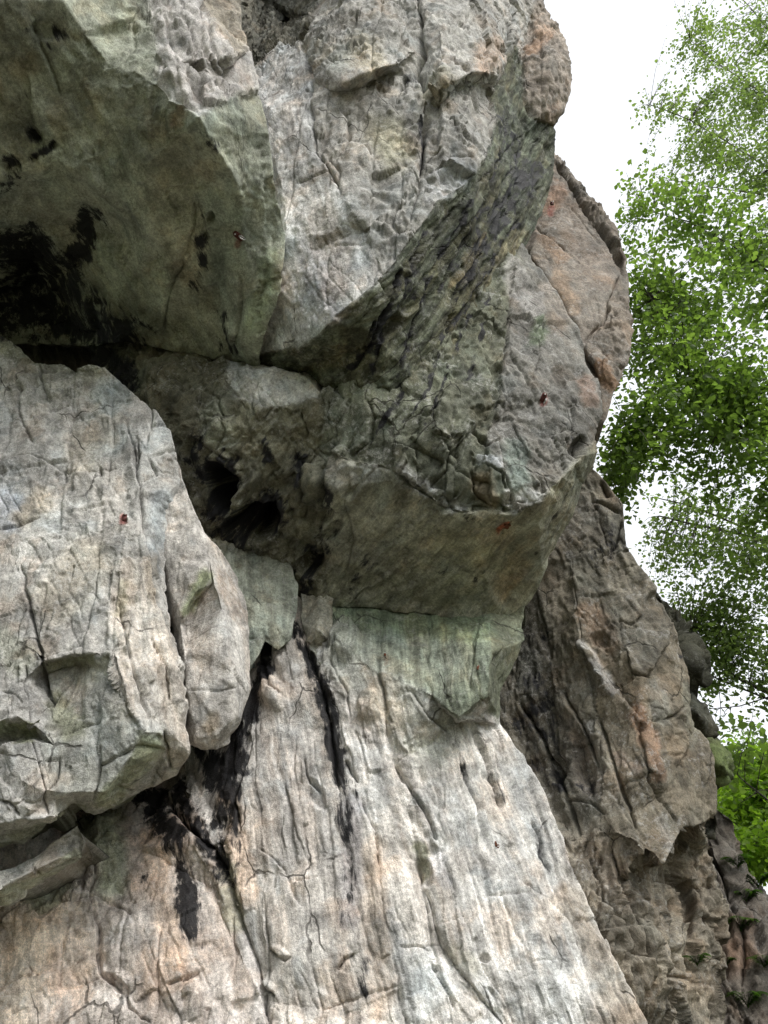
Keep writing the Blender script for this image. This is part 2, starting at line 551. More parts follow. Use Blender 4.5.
LAYERS = {}
LAYERS['slab'] = dict(
    owner='cliff', default='main_slab', res=1.6,
    outline=[(-300, 1650, 4.2), (480, 1650, 4.3), (780, 1650, 4.6), (645, 1024, 4.55), (600, 930, 4.68), (575, 870, 4.75), (545, 790, 4.8),
             (520, 750, 4.82), (502, 724, 4.82), (501, 691, 4.85), (525, 640, 4.88), (522, 622, 4.95), (527, 598, 5.05), (491, 600, 5.2), (420, 594, 5.2),
             (335, 590, 5.2), (300, 590, 5.0), (200, 560, 5.05), (0, 660, 5.0), (-300, 660, 4.9)],
    lines=[[(338, 610, 5.0), (380, 614, 4.98), (430, 620, 4.96), (489, 622, 4.86)], [(489, 622, 4.86), (491, 652, 4.52), (488, 694, 4.34), (462, 717, 4.38), (430, 694, 4.52), (370, 668, 4.66), (338, 640, 4.78)],
           [(488, 694, 4.34), (497, 712, 4.74), (502, 724, 4.82)], [(462, 717, 4.38), (457, 726, 4.66), (497, 726, 4.8)],
           [(-300, 1024, 4.35), (0, 1024, 4.38), (200, 1024, 4.42), (420, 1024, 4.42), (645, 1024, 4.55)],
           [(228, 840, 4.62), (240, 890, 4.58), (250, 935, 4.55), (262, 1000, 4.48)],
           [(200, 842, 4.66), (216, 890, 4.66), (232, 935, 4.60)],
           [(95, 840, 4.75), (88, 880, 4.62), (97, 920, 4.58), (100, 975, 4.5), (120, 1000, 4.45)]],
    points=[(-300, 880, 4.55), (0, 905, 4.5), (40, 920, 4.46), (140, 850, 4.8), (160, 930, 4.52), (180, 980, 4.44), (330, 850, 4.56), (300, 960, 4.44), (450, 850, 4.52), (520, 900, 4.58),
            (100, 780, 5.35), (60, 830, 5.1), (160, 780, 5.3), (190, 770, 5.1), (270, 660, 4.82), (255, 720, 4.74), (300, 700, 4.68), (330, 730, 4.68), (400, 760, 4.6), (350, 950, 4.44), (480, 960, 4.46), (560, 990, 4.5)],
    parts=[('pink_slab', [(-400, 600), (190, 600), (185, 780), (215, 850), (238, 905), (255, 960), (275, 1040), (290, 1700), (-400, 1700)]),
           ('panel', [(325, 580), (491, 590), (491, 652), (489, 697), (462, 722), (430, 694), (370, 668), (338, 645), (330, 620)]),
           ('side_facet', [(491, 590), (540, 590), (530, 645), (500, 720), (486, 712), (491, 652)])])
LAYERS['ceil'] = dict(
    owner='cliff', default='ceiling', res=2.3,
    outline=[(-350, -250, 1.05), (60, -250, 1.25), (130, -150, 2.35), (245, -150, 2.55), (240, 0, 2.62), (247, 49, 2.63), (262, 94, 2.72), (269, 135, 2.86), (276, 180, 3.02), (281, 205, 3.15),
             (285, 234, 3.3), (283, 268, 3.42), (278, 296, 3.54), (266, 330, 3.74), (263, 350, 3.9), (262, 368, 4.12), (208, 358, 4.2), (160, 350, 4.22), (120, 344, 4.25),
             (100, 345, 4.4), (60, 345, 4.75), (0, 345, 4.75), (-350, 340, 4.75)],
    lines=[[(60, -250, 1.25), (130, -150, 2.35)], [(130, -150, 2.35), (147, 0, 2.36), (156, 50, 2.40), (155, 83, 2.45), (168, 98, 2.48), (185, 107, 2.5), (200, 119, 2.52), (215, 106, 2.53), (234, 97, 2.58), (223, 73, 2.55), (247, 49, 2.63)],
           [(234, 97, 2.58), (250, 92, 2.68), (262, 94, 2.72)],
           [(197, 0, 2.42), (212, 22, 2.45), (232, 57, 2.5), (247, 49, 2.63)], [(202, 0, 2.56), (218, 18, 2.58), (236, 50, 2.6)],
           [(-350, 235, 3.55), (0, 246, 3.62), (30, 226, 3.48), (60, 250, 3.65), (95, 222, 3.45), (82, 262, 3.75), (90, 300, 4.05), (112, 332, 4.2)],
           [(193, 234, 3.27), (167, 298, 3.72), (145, 262, 3.5)], [(167, 298, 3.72), (160, 350, 4.22)]],
    points=[(40, 285, 4.55), (0, 300, 4.6), (70, 320, 4.6), (-350, 300, 4.6), (-350, 100, 2.5), (-350, 0, 2.0), (0, 0, 2.05), (60, 0, 2.12), (0, 100, 2.52), (75, 90, 2.52), (60, 160, 2.85), (110, 60, 2.4),
            (150, 160, 2.8), (100, 180, 2.96), (150, 225, 3.2), (200, 180, 2.95), (240, 190, 3.0), (215, 240, 3.3), (245, 250, 3.33), (255, 290, 3.55), (200, 300, 3.72), (180, 325, 3.98), (230, 330, 3.86),
            (180, 60, 2.38), (0, 180, 2.95), (120, 290, 3.8)],
    parts=[('lip_block', [(110, -300), (300, -300), (270, 60), (262, 90), (234, 97), (215, 106), (200, 119), (185, 107), (168, 98), (155, 83), (156, 50), (147, 0)]),
           ('lip_chunk', [(197, -160), (250, -160), (248, 50), (233, 57), (212, 22), (199, 0)])])
LAYERS['upper'] = dict(
    owner='cliff', default='upper_face', res=1.6,
    outline=[(225, -200, 3.3), (330, -200, 3.05), (430, -200, 3.1), (520, -200, 3.6), (543, -60, 3.85), (545, 5, 3.9), (556, 24, 3.92), (566, 38, 3.95), (572, 62, 3.98), (571, 90, 4.03), (563, 113, 4.08), (555, 122, 4.12),
             (556, 148, 4.32), (553, 165, 4.35), (547, 200, 4.33), (538, 226, 4.28), (522, 252, 4.25), (505, 278, 4.2), (493, 300, 4.15), (481, 320, 4.1), (446, 364, 4.0), (427, 396, 3.99), (392, 405, 3.97),
             (360, 402, 3.98), (325, 388, 4.02), (304, 376, 4.08), (262, 368, 4.14), (222, 362, 4.22), (225, 250, 4.0), (235, 100, 3.7)],
    lines=[[(262, 350, 4.0), (300, 347, 3.70), (335, 322, 3.46), (351, 304, 3.4), (372, 286, 3.36), (398, 257, 3.31), (439, 200, 3.3), (470, 180, 3.34), (486, 156, 3.4), (497, 125, 3.48), (493, 94, 3.5), (505, 60, 3.6), (516, 42, 3.66), (520, 0, 3.7), (500, -100, 3.5)],
           [(530, 20, 3.86), (521, 60, 3.83), (525, 96, 3.88), (536, 118, 3.95), (555, 122, 4.12)], [(513, 80, 3.74), (516, 110, 3.82), (526, 135, 4.0), (545, 150, 4.22)],
           [(285, 234, 3.4), (278, 296, 3.6)],
           [(301, 46, 3.42), (313, 80, 3.27), (314, 146, 3.27), (338, 183, 3.27), (352, 215, 3.27)],
           [(250, 60, 3.9), (278, 40, 3.62), (301, 46, 3.42), (310, 15, 3.5), (320, -60, 3.4)],
           [(310, 60, 3.24), (326, 20, 3.16), (350, 4, 3.08), (390, 2, 3.05)], [(345, 84, 3.08), (375, 68, 3.03), (400, 62, 3.03)], [(330, 92, 3.22), (352, 92, 3.2), (380, 77, 3.19), (402, 70, 3.17)],
           [(412, 0, 3.12), (417, 50, 3.14), (427, 95, 3.16), (422, 130, 3.2), (421, 165, 3.22), (418, 195, 3.24)],
           [(432, 95, 3.1), (447, 84, 3.05), (475, 72, 3.12), (490, 74, 3.2)], [(436, 102, 3.22), (450, 92, 3.2), (476, 82, 3.26), (489, 86, 3.34)]],
    points=[(270, 0, 4.3), (250, -100, 3.9), (285, 20, 4.2), (330, 200, 3.3), (296, 100, 3.32), (275, 110, 3.38), (280, 170, 3.4), (300, 180, 3.36), (310, 250, 3.42), (320, 300, 3.46), (290, 300, 3.6), (400, 110, 3.2), (350, 130, 3.26),
            (380, 170, 3.28), (370, 230, 3.33), (460, 130, 3.22), (440, 30, 3.05), (470, 0, 3.15), (480, 40, 3.2), (550, 60, 3.78), (545, 90, 3.85), (540, 30, 3.82), (420, 300, 3.63), (470, 250, 3.74), (510, 190, 3.9), (380, 340, 3.66), (320, 360, 3.85)],
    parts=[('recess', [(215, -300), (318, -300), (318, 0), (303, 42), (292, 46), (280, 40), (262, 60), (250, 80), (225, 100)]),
           ('pale_strip', [(262, 60), (280, 40), (292, 46), (303, 50), (313, 80), (314, 146), (338, 183), (352, 215), (380, 262), (398, 257), (372, 286), (351, 304), (335, 322), (300, 347), (262, 352), (230, 300)]),
           ('skyline_boulder', [(534, 0), (600, -10), (600, 118), (556, 124), (536, 119), (525, 97), (520, 62), (528, 25)]),
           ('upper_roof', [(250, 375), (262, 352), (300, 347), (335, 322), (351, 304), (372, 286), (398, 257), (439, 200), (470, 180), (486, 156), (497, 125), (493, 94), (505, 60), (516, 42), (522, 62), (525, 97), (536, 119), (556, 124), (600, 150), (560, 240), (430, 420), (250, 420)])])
LAYERS['mid'] = dict(
    owner='cliff', default='belly_face', res=1.6,
    outline=[(80, 330, 4.55), (115, 322, 4.42), (160, 328, 4.38), (208, 338, 4.32), (262, 350, 4.26), (304, 362, 4.2), (330, 370, 4.1), (352, 366, 3.90), (385, 360, 3.86), (418, 350, 3.88), (436, 320, 3.92), (470, 280, 4.0), (498, 244, 4.1),
             (518, 226, 4.22), (529, 252, 4.26), (545, 279, 4.26), (562, 305, 4.26), (578, 330, 4.26), (587, 360, 4.27), (598, 378, 4.28), (601, 400, 4.28), (600, 425, 4.28), (597, 440, 4.27), (598, 452, 4.28), (589, 474, 4.42), (575, 510, 4.55),
             (560, 545, 4.7), (545, 576, 4.85), (528, 604, 5.05), (500, 618, 5.03), (460, 623, 5.0), (430, 615, 5.0), (400, 610, 5.0), (350, 608, 5.02), (328, 606, 5.02), (308, 612, 5.1), (285, 600, 5.1), (250, 570, 5.1), (210, 550, 4.95), (185, 510, 4.6), (140, 430, 4.4), (100, 380, 4.42)],
    lines=[[(318, 448, 4.22), (330, 464, 4.16), (343, 457, 4.11), (351, 487, 4.17), (372, 469, 4.09), (390, 482, 4.12), (402, 474, 4.08), (420, 487, 4.11), (434, 502, 4.15), (444, 495, 4.12), (458, 513, 4.17), (475, 504, 4.14), (487, 516, 4.18), (503, 503, 4.12), (517, 512, 4.15), (529, 497, 4.1), (541, 502, 4.13), (566, 477, 4.12), (583, 455, 4.16), (597, 440, 4.27)],
           [(205, 372, 4.10), (238, 370, 4.0), (270, 366, 3.96), (306, 376, 3.95), (318, 392, 3.98)], [(208, 362, 4.22), (262, 363, 4.2), (310, 372, 4.18), (325, 384, 4.15)],
           [(440, 440, 3.99), (470, 432, 4.04), (488, 452, 4.02), (504, 478, 4.06), (517, 512, 4.15)], [(490, 430, 4.03), (500, 395, 4.06), (510, 330, 4.08), (520, 270, 4.14)],
           [(500, 415, 4.10), (512, 440, 4.09), (525, 485, 4.08)]],
    points=[(345, 402, 3.97), (345, 430, 4.04), (375, 415, 3.93), (400, 445, 4.0), (420, 412, 3.93), (420, 470, 4.07), (445, 390, 3.92), (470, 350, 4.0), (455, 475, 4.07), (480, 490, 4.1), (545, 400, 4.1), (550, 330, 4.18),
            (530, 440, 4.07), (560, 440, 4.09), (580, 400, 4.18), (585, 430, 4.16), (270, 395, 3.98), (300, 405, 4.0), (250, 425, 4.1), (205, 430, 4.16), (150, 365, 4.16), (175, 395, 4.14), (210, 455, 4.26), (280, 450, 4.16), (240, 470, 4.26), (300, 480, 4.28),
            (275, 500, 4.4), (310, 530, 4.55), (300, 570, 4.85), (250, 545, 4.7), (350, 530, 4.46), (420, 560, 4.6), (480, 560, 4.56), (380, 580, 4.78), (470, 600, 4.88), (540, 540, 4.5)],
    parts=[('wedge_rock', [(60, 300), (208, 340), (305, 362), (330, 384), (322, 400), (326, 430), (318, 448), (330, 470), (320, 520), (325, 560), (330, 600), (325, 640), (60, 640)]),
           ('pale_block', [(230, 360), (262, 360), (306, 370), (322, 386), (318, 400), (292, 404), (268, 410), (244, 402), (228, 384)]),
           ('grey_face', [(486, 440), (497, 400), (508, 330), (518, 240), (640, 240), (640, 420), (597, 440), (583, 455), (566, 477), (541, 500), (517, 510), (504, 478)]),
           ('belly_roof', [(318, 448), (335, 455), (360, 463), (390, 470), (408, 480), (434, 500), (460, 510), (487, 512), (517, 510), (541, 500), (566, 477), (583, 455), (597, 440), (650, 440), (560, 660), (330, 660), (325, 560), (320, 520), (330, 470)])])
LAYERS['brown'] = dict(
    owner='cliff', default='brown_slab', res=1.6,
    outline=[(500, 310, 4.75), (508, 240, 4.8), (530, 180, 4.9), (542, 140, 5.0), (553, 148, 4.98), (562, 155, 4.95), (575, 178, 4.9), (600, 208, 4.84), (617, 232, 4.78), (627, 258, 4.76), (631, 290, 4.7), (633, 330, 4.64), (628, 362, 4.58),
             (614, 395, 4.54), (604, 422, 4.56), (596, 445, 4.7), (570, 440, 4.8), (560, 400, 4.75), (540, 350, 4.7)],
    lines=[[(553, 160, 4.90), (568, 179, 4.86), (582, 201, 4.82), (595, 220, 4.79), (607, 239, 4.76), (612, 247, 4.75), (621, 257, 4.78)],
           [(529, 252, 4.62), (551, 286, 4.58), (567, 311, 4.56), (578, 330, 4.54), (590, 360, 4.54), (602, 385, 4.56)],
           [(620, 275, 4.66), (609, 303, 4.62), (603, 322, 4.6), (590, 345, 4.57)]],
    points=[(560, 220, 4.74), (590, 290, 4.62), (545, 250, 4.68), (615, 320, 4.55), (610, 370, 4.5)],
    parts=[('brown_edge', [(540, 130), (560, 165), (582, 201), (607, 239), (621, 262), (618, 279), (609, 303), (603, 322), (585, 345), (600, 385), (590, 460), (660, 460), (660, 130)])])
LAYERS['blocks'] = dict(
    owner='cliff', default='left_block', res=1.6,
    outline=[(-320, 345, 3.95), (0, 335, 3.95), (20, 350, 3.9), (36, 362, 3.86), (60, 362, 3.85), (75, 372, 3.84), (90, 366, 3.82), (105, 368, 3.82), (118, 378, 3.84), (141, 400, 3.85), (156, 413, 3.84), (169, 431, 3.84), (177, 457, 3.86),
             (181, 480, 3.9), (172, 520, 3.93), (163, 570, 3.86), (172, 640, 3.8), (181, 680, 3.76), (187, 725, 3.72), (188, 752, 3.72), (176, 775, 3.85), (150, 787, 3.9), (120, 803, 3.9), (95, 816, 3.9), (85, 812, 3.85), (74, 806, 3.8), (50, 822, 3.85), (25, 843, 3.9), (0, 850, 3.9), (-320, 865, 3.9)],
    lines=[[(137, 465, 3.77), (143, 525, 3.72), (151, 556, 3.69), (158, 608, 3.66), (168, 655, 3.66), (178, 700, 3.65)],
           [(108, 655, 3.54), (125, 700, 3.53), (145, 731, 3.55), (158, 732, 3.62), (162, 750, 3.7), (176, 775, 3.85)], [(145, 731, 3.55), (126, 760, 3.57), (106, 790, 3.62), (95, 816, 3.9)],
           [(27, 560, 3.69), (27, 600, 3.65), (34, 634, 3.62), (43, 662, 3.59)], [(43, 662, 3.59), (66, 655, 3.59), (88, 652, 3.59), (110, 653, 3.6)], [(44, 674, 3.74), (66, 666, 3.74), (87, 663, 3.74), (98, 668, 3.66)],
           [(-320, 715, 3.5), (0, 722, 3.54), (18, 718, 3.54), (35, 726, 3.56)], [(-320, 742, 3.66), (0, 744, 3.68), (33, 737, 3.68)], [(0, 748, 3.58), (33, 741, 3.57), (45, 790, 3.55), (50, 815, 3.58)],
           [(35, 728, 3.56), (26, 681, 3.6), (22, 640, 3.62)], [(53, 704, 3.70), (44, 674, 3.74)], [(55, 745, 3.62), (100, 742, 3.58)],
           [(-320, 825, 3.6), (0, 823, 3.62), (22, 818, 3.62), (55, 798, 3.62), (72, 790, 3.62), (95, 778, 3.62)]],
    points=[(0, 400, 3.82), (60, 420, 3.81), (110, 430, 3.80), (150, 440, 3.80), (0, 480, 3.75), (100, 500, 3.74), (60, 560, 3.68), (125, 600, 3.65), (0, 600, 3.66), (80, 620, 3.62), (10, 680, 3.6), (165, 690, 3.66), (172, 735, 3.66),
            (80, 720, 3.64), (110, 700, 3.56), (20, 780, 3.56), (70, 770, 3.6), (-320, 500, 3.6), (-320, 620, 3.5), (160, 500, 3.82), (158, 550, 3.85)],
    parts=[('column_block', [(112, 560), (151, 556), (161, 608), (200, 640), (200, 790), (160, 790), (165, 760), (146, 731), (125, 700), (108, 650)]),
           ('corner_block', [(44, 664), (88, 655), (110, 656), (125, 700), (146, 731), (160, 734), (164, 755), (150, 790), (90, 830), (40, 830), (52, 800), (40, 745), (54, 704)]),
           ('low_block', [(-400, 744), (33, 739), (40, 745), (52, 800), (60, 830), (0, 880), (-400, 880)])])
LAYERS['ledge'] = dict(
    owner='cliff', default='ledge_block', res=1.6,
    outline=[(-320, 885, 3.75), (0, 866, 3.8), (20, 858, 3.82), (45, 845, 3.86), (78, 824, 3.86), (83, 840, 3.87), (82, 856, 3.93), (72, 868, 3.98), (40, 887, 3.98), (10, 904, 3.98), (0, 909, 3.98), (-320, 960, 4.1)],
    lines=[[(-320, 905, 3.7), (0, 886, 3.74), (8, 880, 3.74), (40, 866, 3.78), (60, 856, 3.82), (80, 846, 3.9)]], points=[], parts=[])
LAYERS['flake'] = dict(
    owner='cliff', default='flake', res=1.6,
    outline=[(150, 480, 3.95), (177, 460, 3.92), (187, 490, 3.9), (195, 515, 3.9), (203, 529, 3.95), (216, 546, 4.05), (235, 574, 4.15), (246, 600, 4.15), (249, 625, 4.12), (250, 690, 4.0), (247, 702, 3.98), (240, 726, 3.98), (228, 744, 4.0),
             (215, 752, 3.93), (202, 750, 3.89), (190, 744, 3.98), (184, 709, 4.02), (179, 660, 4.04), (171, 625, 4.05), (159, 590, 4.05), (149, 540, 4.02)],
    lines=[[(155, 500, 3.87), (159, 540, 3.88), (170, 590, 3.88), (181, 622, 3.87), (187, 660, 3.86), (192, 709, 3.84), (197, 739, 3.83), (204, 747, 3.85)], [(203, 529, 3.95), (208, 560, 3.9), (222, 610, 3.86), (232, 670, 3.8), (236, 715, 3.83), (215, 752, 3.93)], [(183, 616, 3.83), (194, 592, 3.8), (206, 570, 3.8), (208, 560, 3.9)], [(186, 626, 3.96), (195, 604, 3.97), (212, 582, 3.92)]],
    points=[(178, 560, 3.83), (190, 540, 3.84), (202, 650, 3.83), (208, 710, 3.79), (213, 738, 3.82)], parts=[])
LAYERS['wedge'] = dict(
    owner='cliff', default='pale_wedge', res=1.6,
    outline=[(205, 530, 4.75), (240, 548, 4.8), (262, 546, 4.82), (290, 556, 4.82), (298, 585, 4.8), (297, 610, 4.76), (290, 640, 4.7), (278, 651, 4.68), (265, 642, 4.68), (258, 658, 4.66), (248, 672, 4.66), (238, 640, 4.66), (220, 580, 4.7)],
    lines=[], points=[(268, 590, 4.74), (252, 610, 4.64), (280, 630, 4.66)], parts=[])
LAYERS['spike'] = dict(
    owner='cliff', default='spike', res=1.6,
    outline=[(300, 592, 4.95), (318, 590, 4.95), (334, 598, 4.92), (331, 640, 4.78), (325, 671, 4.72), (318, 658, 4.74), (309, 645, 4.78), (302, 625, 4.85)],
    lines=[], points=[(318, 630, 4.66)], parts=[])
LAYERS['butt'] = dict(
    owner='butt', default='buttress_face', res=1.6,
    outline=[(500, 560, 5.75), (560, 500, 5.6), (583, 455, 5.5), (593, 468, 5.5), (612, 488, 5.48), (622, 505, 5.46), (626, 545, 5.45), (637, 562, 5.45), (648, 576, 5.46), (662, 598, 5.5), (672, 621, 5.54), (680, 644, 5.55), (688, 673, 5.55), (689, 705, 5.55), (695, 728, 5.55),
             (710, 743, 5.5), (716, 759, 5.48), (717, 785, 5.48), (714, 815, 5.5), (702, 824, 5.6), (704, 845, 5.95), (715, 890, 6.02), (726, 934, 6.02), (733, 1002, 6.02), (742, 1060, 6.0), (780, 1650, 6.2), (560, 1650, 5.3), (600, 1024, 5.25), (560, 900, 5.3), (530, 820, 5.6), (490, 730, 5.9), (490, 620, 6.0)],
    lines=[[(644, 848, 5.15), (662, 861, 5.05), (672, 842, 5.14), (682, 826, 5.24), (700, 824, 5.4), (714, 815, 5.5)], [(652, 872, 5.55), (676, 858, 5.8), (690, 850, 5.9), (704, 845, 5.95)], [(600, 812, 5.3), (630, 838, 5.2), (644, 848, 5.15)],
           [(581, 638, 5.48), (598, 668, 5.4), (614, 694, 5.36)], [(588, 642, 5.52), (606, 668, 5.48), (616, 690, 5.44)],
           [(600, 672, 5.36), (625, 650, 5.38), (640, 678, 5.30), (662, 650, 5.38), (672, 625, 5.46)], [(596, 720, 5.5), (614, 770, 5.36), (630, 815, 5.24), (640, 842, 5.18)],
           [(520, 735, 5.85), (545, 780, 5.72), (565, 830, 5.55), (575, 845, 5.35), (590, 836, 5.3)],
           [(688, 720, 5.46), (680, 760, 5.36), (668, 790, 5.30)]],
    points=[(600, 600, 5.5), (640, 620, 5.42), (560, 650, 5.66), (580, 720, 5.56), (560, 740, 5.64), (640, 720, 5.28), (660, 700, 5.32), (650, 770, 5.2), (690, 790, 5.36), (600, 770, 5.45), (570, 560, 5.58), (600, 520, 5.52), (610, 560, 5.48),
            (620, 880, 5.28), (600, 920, 5.2), (640, 900, 5.35), (650, 960, 5.3), (665, 920, 5.62), (680, 890, 5.95), (690, 940, 5.75), (630, 1000, 5.22), (690, 1000, 5.7), (670, 1010, 5.5), (712, 960, 5.9)],
    parts=[('buttress_nose', [(600, 672), (625, 650), (640, 678), (662, 650), (672, 625), (690, 620), (740, 740), (730, 830), (702, 826), (682, 828), (672, 843), (662, 862), (644, 850), (630, 815), (614, 770), (596, 720)]),
           ('buttress_foot', [(520, 850), (575, 838), (595, 828), (630, 840), (662, 862), (682, 828), (720, 826), (800, 1700), (500, 1700)])])
LAYERS['knobs'] = dict(
    owner='butt', default='rear_knob', res=2.4,
    outline=[(630, 570, 6.6), (655, 590, 6.5), (676, 611, 6.4), (688, 627, 6.35), (695, 645, 6.35), (699, 678, 6.35), (697, 697, 6.4), (704, 704, 6.35), (711, 716, 6.35), (708, 735, 6.4), (722, 749, 6.35), (731, 764, 6.35), (728, 776, 6.4), (717, 792, 6.5), (716, 840, 6.6), (690, 840, 6.8), (640, 700, 6.7)],
    lines=[], points=[(684, 640, 6.25), (690, 660, 6.1), (696, 712, 6.2), (702, 720, 6.1), (714, 760, 6.2), (722, 768, 6.15), (690, 690, 6.4), (700, 738, 6.4)], parts=[])
LAYERS['bank'] = dict(
    owner='bank', default='bank_rock', res=2.6,
    outline=[(640, 740, 8.2), (690, 780, 7.8), (716, 808, 7.55), (728, 820, 7.5), (735, 834, 7.5), (741, 850, 7.5), (748, 872, 7.45), (757, 886, 7.4), (772, 893, 7.4), (820, 890, 7.5), (950, 860, 8.0), (1150, 880, 7.5), (1200, 1100, 6.5), (1100, 1650, 5.6), (700, 1650, 6.3), (690, 1000, 6.9)],
    lines=[], points=[(730, 900, 7.2), (755, 950, 6.9), (740, 1000, 6.8), (850, 1000, 6.8), (1000, 1000, 6.8), (900, 1300, 6.0)], parts=[])
LAYERS['core'] = dict(
    owner='cliff', default='core', res=14.0,
    outline=[(-400, -260, 4.6), (300, -260, 4.6), (480, -240, 4.9), (525, 0, 5.6), (530, 110, 5.9), (540, 160, 6.0), (595, 260, 6.0), (600, 360, 6.0), (580, 440, 6.2), (600, 520, 6.4), (660, 650, 6.8), (690, 760, 7.2), (690, 860, 7.4), (700, 1650, 7.4), (-400, 1650, 6.4)],
    lines=[], points=[(100, 290, 5.2), (230, 500, 5.8), (100, 700, 5.8)], parts=[])

